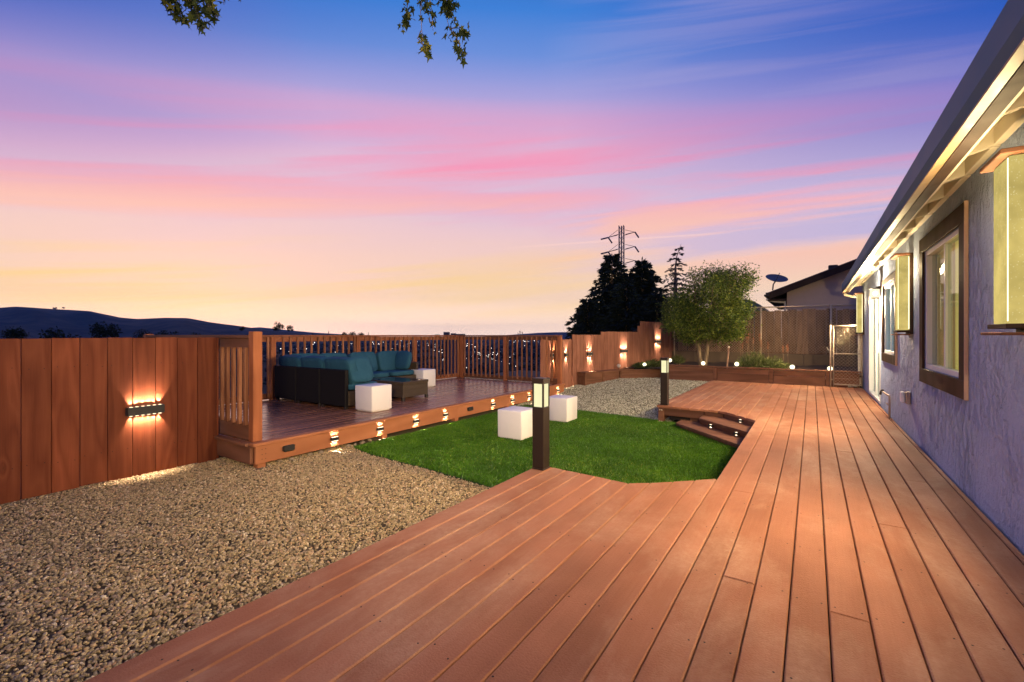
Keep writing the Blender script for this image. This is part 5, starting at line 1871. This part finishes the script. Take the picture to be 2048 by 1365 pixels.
# rosemary-like shrubs, torch lilies, low plants, stake
def shrub(name, label, cx, cy, z, rx, rz, n, mat, L=(0.05, 0.10), Wd=(0.008, 0.016), up=0.9):
    t = thing(name, label, 'shrub', (cx, cy, z))
    P, D = [], []
    for k_ in range(n // 14):
        a, rr = random.uniform(0, 6.283), math.sqrt(random.random()) * rx
        hh_ = rz * (1 - 0.55 * (rr / rx) ** 2) * random.uniform(0.65, 1.12)
        tip = Vector((cx + math.cos(a) * rr * 1.15, cy + math.sin(a) * rr * 0.7, z + hh_))
        b0 = Vector((cx + math.cos(a) * rr * 0.55, cy + math.sin(a) * rr * 0.4, z))
        for q in range(14):
            s_ = random.uniform(0.15, 1.0)
            p = b0.lerp(tip, s_) + Vector((random.gauss(0, .012), random.gauss(0, .012), 0))
            P.append(p)
            D.append((tip - b0).normalized() * up + Vector((random.gauss(0, .45), random.gauss(0, .45), random.gauss(0.1, .3))))
    leaf_mesh('foliage', np.array(P), np.array(D), rng.uniform(*L, len(P)), rng.uniform(*Wd, len(P)), mat, t)
    mb = MB()
    for k_ in range(7):
        a = k_ * 0.9
        mb.tube([(cx + .05 * math.cos(a), cy + .04 * math.sin(a), z - .04), (cx + rx * .5 * math.cos(a), cy + rx * .3 * math.sin(a), z + rz * .6)], [0.008, 0.003], 5)
    mb.build('stem', M['stem'], t)
    return t


Ys = 13.0
shrub('spiky_shrub', 'yellow green spiky shrub behind the planter wall, the taller left one', XY(1506, Ys), Ys, 0.53, 0.34, 0.46, 4200, M['shrub'])
shrub('spiky_shrub', 'yellow green spiky shrub behind the planter wall, the lower right one', XY(1543, Ys), Ys + .05, 0.53, 0.34, 0.36, 3600, M['shrub'])
shrub('low_plant', 'low dark leafy plant under the far fence light', XY(1308, 13.2), 13.2, 0.44, 0.3, 0.26, 1800, M['cover'], (0.06, 0.12), (0.02, 0.035))
shrub('low_plant', 'small dark leafy plant at the end of the low planter', XY(1283, 13.0), 13.0, 0.44, 0.22, 0.18, 1100, M['cover'], (0.06, 0.12), (0.02, 0.035))
shrub('low_plant', 'small grassy plant at the left foot of the garden tree', XY(1356, 14.2), 14.2, 0.55, 0.16, 0.3, 800, M['shrub'], (0.07, 0.14), (0.006, 0.012))
for k_, (u, v) in enumerate([(1481, 673), (1485, 690), (1494, 680), (1497, 672), (1507, 681), (1519, 675), (1522, 686), (1536, 691), (1566, 698), (1575, 695)]):
    Yk = 14.0
    X_ = XY(u, Yk)
    d_ = Yk * CS - X_ * SN
    z_ = CZ + (HZ - v) / FPX * d_
    t_ = thing('torch_lily', 'rusty torch lily flower spike standing behind the spiky shrubs', 'flower', (X_, Yk, 0.58), 'torch lily spikes')
    MB().tube([(X_ + .02, Yk, 0.55), (X_ + .01, Yk, (z_ + .55) / 2), (X_, Yk, z_)], [0.006, 0.005, 0.004], 5).build('stem', M['stem'], t_)
    P = np.array([[X_, Yk, z_ - .10 + .20 * q] for q in rng.random(90)])
    an = rng.uniform(0, 6.28, 90)
    D = np.stack([np.cos(an), np.sin(an), rng.uniform(-.9, .2, 90)], 1)
    leaf_mesh('flower_head', P, D, rng.uniform(0.025, 0.04, 90), rng.uniform(0.006, 0.01, 90), M['torch'], t_)
t_ = thing('wooden_stake', 'leaning pale wooden stake beside the garden tree', 'stake', (XY(1454, 12.9), 12.9, 0.5))
Xs = XY(1454, 12.9)
box('stake', M['stake'], -0.018, 0.018, -0.01, 0.01, -0.1, 0.56, t_, 0.003, Matrix.Translation((Xs, 12.9, 0.56)) @ Matrix.Rotation(R(4), 4, 'Y'))
box('stake_tip', M['cream'], -0.0185, 0.0185, -0.0105, 0.0105, 0.561, 0.60, t_, 0.003, Matrix.Translation((Xs, 12.9, 0.56)) @ Matrix.Rotation(R(4), 4, 'Y'))
# dead leaf bits on the soil kept as part of the bed
wd_ = thing('rubble', 'small heap of pale rubble at the foot of the house corner', 'rubble', (0.78, 12.3, DZ))
for k_ in range(9):
    V, F, tn = stones(np.array([[0.74 + random.uniform(-.07, .1), 12.38 + random.uniform(-.07, .06), DZ + 0.02 + random.uniform(0, .03)]]), np.array([random.uniform(.02, .035)]), False)
    np_mesh('chip', V, F, M['stone'], wd_)

# ------------------------------------------------------------------ overhanging maple
mt = thing('maple_tree', 'maple whose leafy twigs hang into the top of the view', 'tree', (-6.6, -0.6, -0.1))
mb = MB()
tr0 = Vector((-6.6, -0.6, -0.1))
mb.tube([tr0, tr0 + Vector((0.05, 0.05, 1.5)), tr0 + Vector((0.0, 0.2, 3.0)), tr0 + Vector((0.1, 0.6, 4.6)), tr0 + Vector((0.4, 1.2, 6.0))], [0.19, 0.16, 0.14, 0.10, 0.05], 10)
fork = tr0 + Vector((0.05, 0.4, 3.9))
MP, MD, MS = [], [], []


def sprig(p0, p1, n, spread, size):
    p0, p1 = Vector(p0), Vector(p1)
    midp = p0.lerp(p1, 0.5) + Vector((random.gauss(0, .03), random.gauss(0, .03), 0.02))
    mb.tube([p0, midp, p1], [0.006, 0.004, 0.0025], 5, False)
    for k_ in range(n):
        f_ = random.random() ** 0.6
        b_ = p0.lerp(p1, f_) + Vector((random.gauss(0, spread), random.gauss(0, spread), random.gauss(0, spread)))
        MP.append(b_)
        MD.append(Vector((random.gauss(0, .7), random.gauss(0, .7), random.gauss(-.7, .4))))
        MS.append(size * random.uniform(0.6, 1.2))


DL = 5.0
top1 = PD(860, -60, DL)
top2 = PD(370, -70, DL * 0.9)
mb.tube([fork, fork + Vector((0.9, 1.2, 1.0)), top1 + Vector((-0.9, -0.8, 0.75)), top1], [0.08, 0.055, 0.03, 0.014], 7, False)
mb.tube([fork, fork + Vector((0.2, 1.0, 0.9)), top2 + Vector((-0.2, -0.7, 0.5)), top2], [0.07, 0.045, 0.025, 0.012], 7, False)
for (u0, v0, u1, v1, n, sp) in [(830, -40, 806, 52, 42, .035), (845, -30, 846, 98, 10, .02), (842, 62, 858, 106, 24, .035), (850, -40, 866, 62, 18, .05), (880, -40, 905, 30, 50, .045),
                                (886, -20, 900, 62, 8, .02), (898, 55, 926, 108, 28, .03), (903, 58, 932, 66, 22, .04), (860, -60, 900, 5, 40, .05), (820, -60, 850, 2, 30, .05)]:
    sprig(PD(u0, v0, DL), PD(u1, v1, DL + random.uniform(-.15, .15)), n, sp * 0.8, 0.062)
D2 = DL * 0.9
for (u0, v0, u1, v1, n, sp) in [(310, -40, 345, 25, 26, .035), (340, -40, 362, 40, 30, .04), (365, -40, 385, 30, 34, .05), (375, -10, 408, 62, 34, .03), (390, -40, 418, 30, 34, .045),
                                (400, -10, 436, 38, 26, .035), (330, -60, 420, -5, 50, .06), (445, -40, 448, 10, 5, .015), (478, -40, 482, 3, 4, .01)]:
    sprig(PD(u0, v0, D2), PD(u1, v1, D2 + random.uniform(-.15, .15)), n, sp * 0.8, 0.062)
for k_ in range(60):                     # leaves above the frame so the limbs carry a crown
    c_ = (top1 if k_ % 2 else top2) + Vector((random.uniform(-1.6, .5), random.uniform(-1.6, .4), random.uniform(0.45, 1.6)))
    sprig(c_, c_ + Vector((random.gauss(0, .2), random.gauss(0, .2), -.18)), 14, 0.07, 0.07)
mb.build('trunk', M['bark'], mt, smooth=True)
# five-lobed maple leaves
lobe = []
for k_ in range(10):
    a = math.pi / 2 + (k_ - 5) * math.pi / 5.0
    rr = (0.62 if abs(k_ - 5) > 3 else 0.85 if abs(k_ - 5) > 1 else 1.0) if k_ % 2 else 0.38
    if k_ == 0:
        rr = 0.15
    lobe.append((math.cos(a) * rr, math.sin(a) * rr + 0.35))
lobe = np.array(lobe)
N = len(MP)
P = np.array(MP)
D = unit(np.array(MD))
Sd = unit(np.cross(D, unit(rng.normal(size=(N, 3)))))
Nn = np.cross(Sd, D)
sz = np.array(MS)[:, None, None]
V = P[:, None] + (Sd[:, None] * lobe[None, :, :1] + D[:, None] * lobe[None, :, 1:] - Nn[:, None] * 0.25 * (lobe[None, :, :1] ** 2)) * sz
np_mesh('crown', V, np.arange(N * 10).reshape(N, 10), M['maple'], mt, np.repeat(rng.random(N), 10))

# ================================================================== PYLON
py = thing('power_pylon', 'steel lattice power pylon on the skyline behind the dark evergreens', 'pylon', at(1243, 150, -20))
pc = Vector(at(1243, 150, 0))
ra = Vector((CS, SN, 0))
fw = Vector((-SN, CS, 0))
mb = MB()
zt_ = CZ + (HZ - 452) / FPX * 150
lv = list(np.linspace(-20, zt_, 19))
wz = lambda z: 1.0 + max(0, (zt_ - 16 - z)) * 0.10
cor = lambda z, sx, sy: pc + ra * sx * wz(z) + fw * sy * wz(z) + Vector((0, 0, z))
rot45 = [(1, 0.45), (-0.45, 1), (-1, -0.45), (0.45, -1)]
for (sx, sy) in rot45:
    mb.tube([cor(z, sx, sy) for z in lv], 0.11, 4)
for a, b2 in zip(lv[:-1], lv[1:]):
    for k_ in range(4):
        c0_, c1_ = rot45[k_], rot45[(k_ + 1) % 4]
        mb.tube([cor(a, *c0_), cor(b2, *c1_)], 0.085, 3, False)
        mb.tube([cor(a, *c1_), cor(b2, *c0_)], 0.085, 3, False)
mb.tube([pc + Vector((0, 0, lv[-9])), pc + Vector((0, 0, zt_))], 0.2, 4)
mb.build('tower', M['pylon'], py)
for vc in (470, 499, 527):
    zc = CZ + (HZ - vc) / FPX * 150
    for sg in (-1, 1):
        mb = MB()
        tipp = pc + ra * sg * 4.4 + Vector((0, 0, zc + sg * 0.9))
        for q in (-0.6, 0.6):
            mb.tube([pc + ra * sg * 1.2 + fw * q + Vector((0, 0, zc)), tipp], 0.10, 4, False)
        mb.tube([pc + ra * sg * 1.2 + Vector((0, 0, zc + 1.6)), tipp], 0.07, 4, False)
        mb.build('cross_arm', M['pylon'], py)
    for sg in (-1, 1):
        tipp = pc + ra * sg * 4.4 + Vector((0, 0, zc + sg * 0.9))
        MB().tube([tipp, tipp + ra * 1.3 + Vector((0, 0, -1.9))], 0.26, 5).build('insulator', M['pylon'], py)
        if sg < 0:
            MB().tube([tipp, tipp - ra * 2.4 + Vector((0, 0, -.6))], 0.26, 5).build('insulator', M['pylon'], py)

# ================================================================== FAR VALLEY
def far_tree(label, u, v, d, w, kind, grp):
    top = CZ + (HZ - v) / FPX * d
    b_ = Vector(at(u, d, 0))
    wdx = max(0, -8.5 - b_.x)
    zb = -0.12 - 42 * (1 - math.exp(-wdx / 75.0)) - 0.5
    hgt_ = top - zb
    t = thing('far_tree', label, 'tree', (b_.x, b_.y, zb), grp)
    MB().tube([(b_.x, b_.y, zb), (b_.x, b_.y, top - hgt_ * 0.1)], [0.02 * hgt_ + .04, 0.01], 6).build('trunk', M['bark'], t)
    n = 900 if kind != 'sparse' else 620
    q = unit(rng.normal(size=(n, 3))) * rng.random((n, 1)) ** 0.4
    wm = w * d / FPX / 2
    ch = min(hgt_ * 0.75, wm * (2.6 if kind == 'cone' else 1.6))
    if kind == 'cone':
        f = rng.random(n) ** 0.6
        an = rng.uniform(0, 6.28, n)
        rr = wm * f * rng.uniform(.5, 1, n)
        P = np.stack([np.cos(an) * rr, np.sin(an) * rr, -f * ch * 1.6], 1) + np.array([b_.x, b_.y, top])
    else:
        lumps = unit(rng.normal(size=(11, 3))) * np.array([wm * .68, wm * .68, ch * .32]) * (0.75 if kind == 'round' else 1.0)
        li = rng.integers(0, 11, n)
        P = lumps[li] + q * wm * (0.44 if kind == 'round' else 0.3) + np.array([b_.x, b_.y, top - ch * 0.5])
    D = unit(rng.normal(size=(n, 3)))
    L = wm * (0.13 if kind != 'sparse' else 0.16)
    leaf_mesh('crown', P, D, rng.uniform(L * .7, L * 1.5, n), rng.uniform(L * .5, L * .9, n), M['far_leaf'], t)
    return t


for (u, v, d, w, kd, lb) in [
        (556, 643, 45, 26, 'sparse', 'dark sparse tree top above the railing, the taller left of the pair'), (581, 650, 45, 18, 'sparse', 'dark sparse tree top above the railing, the smaller right of the pair'),
        (625, 664, 260, 8, 'cone', 'tiny dark cone shaped tree above the railing, leftmost of three'), (657, 661, 240, 11, 'cone', 'tiny dark cone shaped tree above the railing, middle of three'),
        (737, 664, 260, 9, 'cone', 'tiny dark cone shaped tree above the railing at the right end of a tree row'),
        (690, 664, 300, 22, 'round', 'low dark round tree on the skyline left in a row'), (706, 663, 300, 20, 'round', 'low dark round tree on the skyline in the middle of a row'), (722, 664.5, 300, 18, 'round', 'low dark round tree on the skyline right in a row'),
        (876, 667, 420, 16, 'round', 'dark round tree left of the far flat roofed building'), (815, 669, 420, 9, 'cone', 'tiny dark pointed tree above the middle of the long railing'),
        (208, 642, 90, 60, 'round', 'dark bushy tree on the slope above the board fence lamp'), (25, 652, 80, 50, 'round', 'dark bushy tree at the far left above the board fence'),
        (120, 655, 130, 70, 'round', 'low dark tree between two bushier ones above the fence'), (285, 658, 150, 40, 'round', 'low dark tree right of the bushy slope tree'), (335, 660, 160, 60, 'round', 'wide low dark tree above the right part of the fence'),
        (385, 659, 150, 40, 'round', 'low dark tree above the fence near the corner post'), (484, 652, 60, 14, 'round', 'small dark round tree just left of the corner post'),
        (110, 613.5, 3500, 8, 'round', 'lone tree on the hill crest, the left one'), (127, 614, 3500, 6, 'round', 'lone tree on the hill crest, the right one')]:
    far_tree(lb, u, v, d, w, kd, 'dark trees beyond the railing')

fbg = thing('far_building', 'flat roofed dark building on the skyline above the long railing', 'building', at(905, 430, -40))
for nm, u0, u1, v_ in (('hall', 890, 909, 670), ('tower_block', 887, 898, 664.5), ('wing', 901, 910, 667), ('annexe', 911, 928, 668.3)):
    a, b2 = Vector(at(u0, 430, 0)), Vector(at(u1, 430, 0))
    zt_ = CZ + (HZ - v_) / FPX * 430
    dd = fw * (9 if nm != 'tower_block' else 6) + fw * (0 if nm != 'annexe' else 3)
    o_ = Vector((0, 0, 0)) if nm != 'wing' else fw * 1.0
    vs = [a + o_, b2 + o_, b2 + dd, a + dd]
    MB().add([(p.x, p.y, -42) for p in vs] + [(p.x, p.y, zt_) for p in vs], [[0, 1, 5, 4], [1, 2, 6, 5], [2, 3, 7, 6], [3, 0, 4, 7], [4, 5, 6, 7]]).build(nm, M['town_wall'], fbg)
for k_, (u, v) in enumerate([(1036, 666), (1040, 662), (1044.5, 664)]):
    b_ = Vector(at(u, 1500, -42))
    zt_ = CZ + (HZ - v) / FPX * 1500
    t_ = thing('far_chimney', ('slim dark chimney on the far skyline, the left one', 'tallest slim dark chimney on the far skyline', 'slim dark chimney on the far skyline, the right one')[k_], 'chimney', tuple(b_), 'far chimneys')
    MB().lathe([(1.7, -42), (1.2, zt_), (0.9, zt_ + .3)], 10, b_.x, b_.y).build('stack', M['town_wall'], t_)
    MB().lathe([(1.5, zt_ - 1.2), (1.5, zt_ - .4)], 10, b_.x, b_.y).build('rim', M['town_wall'], t_)

# the wooded valley floor and the lights of the town
N = 5200
u = rng.uniform(-60, 1180, N)
v = 671 + np.exp(rng.uniform(math.log(5.5), math.log(95), N))
d = FPX * 40 / (v - HZ)
c = (u - 1024) / FPX * d
x, y = c * CS - d * SN, d * CS + c * SN
wdx = np.maximum(0, -8.5 - x)
zb = -0.12 - 42 * (1 - np.exp(-wdx / 75.0))
k = wdx > 25
x, y, zb, d = x[k], y[k], zb[k], d[k]
N = len(x)
V, F, tn = stones(np.stack([x, y, zb + 1.2], 1), rng.uniform(2.5, 5.0, N) * np.clip(d / 600, 0.7, 2.2), True)
tag(np_mesh('far_wood', V, F, M['far_leaf'], col=tn), 'dark wooded valley seen between the balusters', 'wood', kind='stuff')

pts = []
for (cu, cv, su, sv, n) in [(885, 700, 14, 12, 22), (935, 690, 8, 5, 8), (958, 707, 10, 6, 18), (985, 708, 9, 6, 20), (1000, 706, 4, 4, 8), (1045, 682.5, 22, 1.2, 22), (1030, 722, 12, 12, 7),
                             (705, 690, 14, 6, 9), (757, 688, 6, 2, 7), (805, 690, 12, 5, 10), (845, 690, 12, 10, 10), (640, 700, 14, 10, 5), (760, 700, 140, 20, 26), (900, 720, 25, 10, 12),
                             (215, 675.5, 220, 1.5, 20), (265, 674.6, 10, 1, 5), (600, 690, 30, 10, 8)]:
    for _ in range(n):
        pts.append((random.gauss(cu, su), max(674.2, random.gauss(cv, sv))))
pts = np.array(pts)
d = FPX * 36 / (pts[:, 1] - HZ)
c = (pts[:, 0] - 1024) / FPX * d
P = np.stack([c * CS - d * SN, d * CS + c * SN, np.full(len(d), CZ - 36.0)], 1)
V, F, tn = stones(P, d / FPX * rng.uniform(0.25, 0.75, len(d)), True)
tag(np_mesh('town_lights', V, F, M['town_light']), 'scattered lights of the town in the dark valley', 'lights', kind='stuff')

# ================================================================== HAZE
hz = MB().box(-9100, 5100, -5100, 9900, -63, 262)
m = bpy.data.materials.new('haze_air')
m.use_nodes = True
ht = NT(m.node_tree)
ht.n.remove(ht.n['Principled BSDF'])
pv = ht.new('ShaderNodeVolumePrincipled')
pv.inputs['Color'].default_value = (0.16, 0.48, 1.0, 1)
pv.inputs['Density'].default_value = 4.0e-5
ht.l.new(pv.outputs[0], ht.n['Material Output'].inputs['Volume'])
tag(hz.build('haze', m), 'thin blue evening haze over the valley', 'haze', kind='stuff')
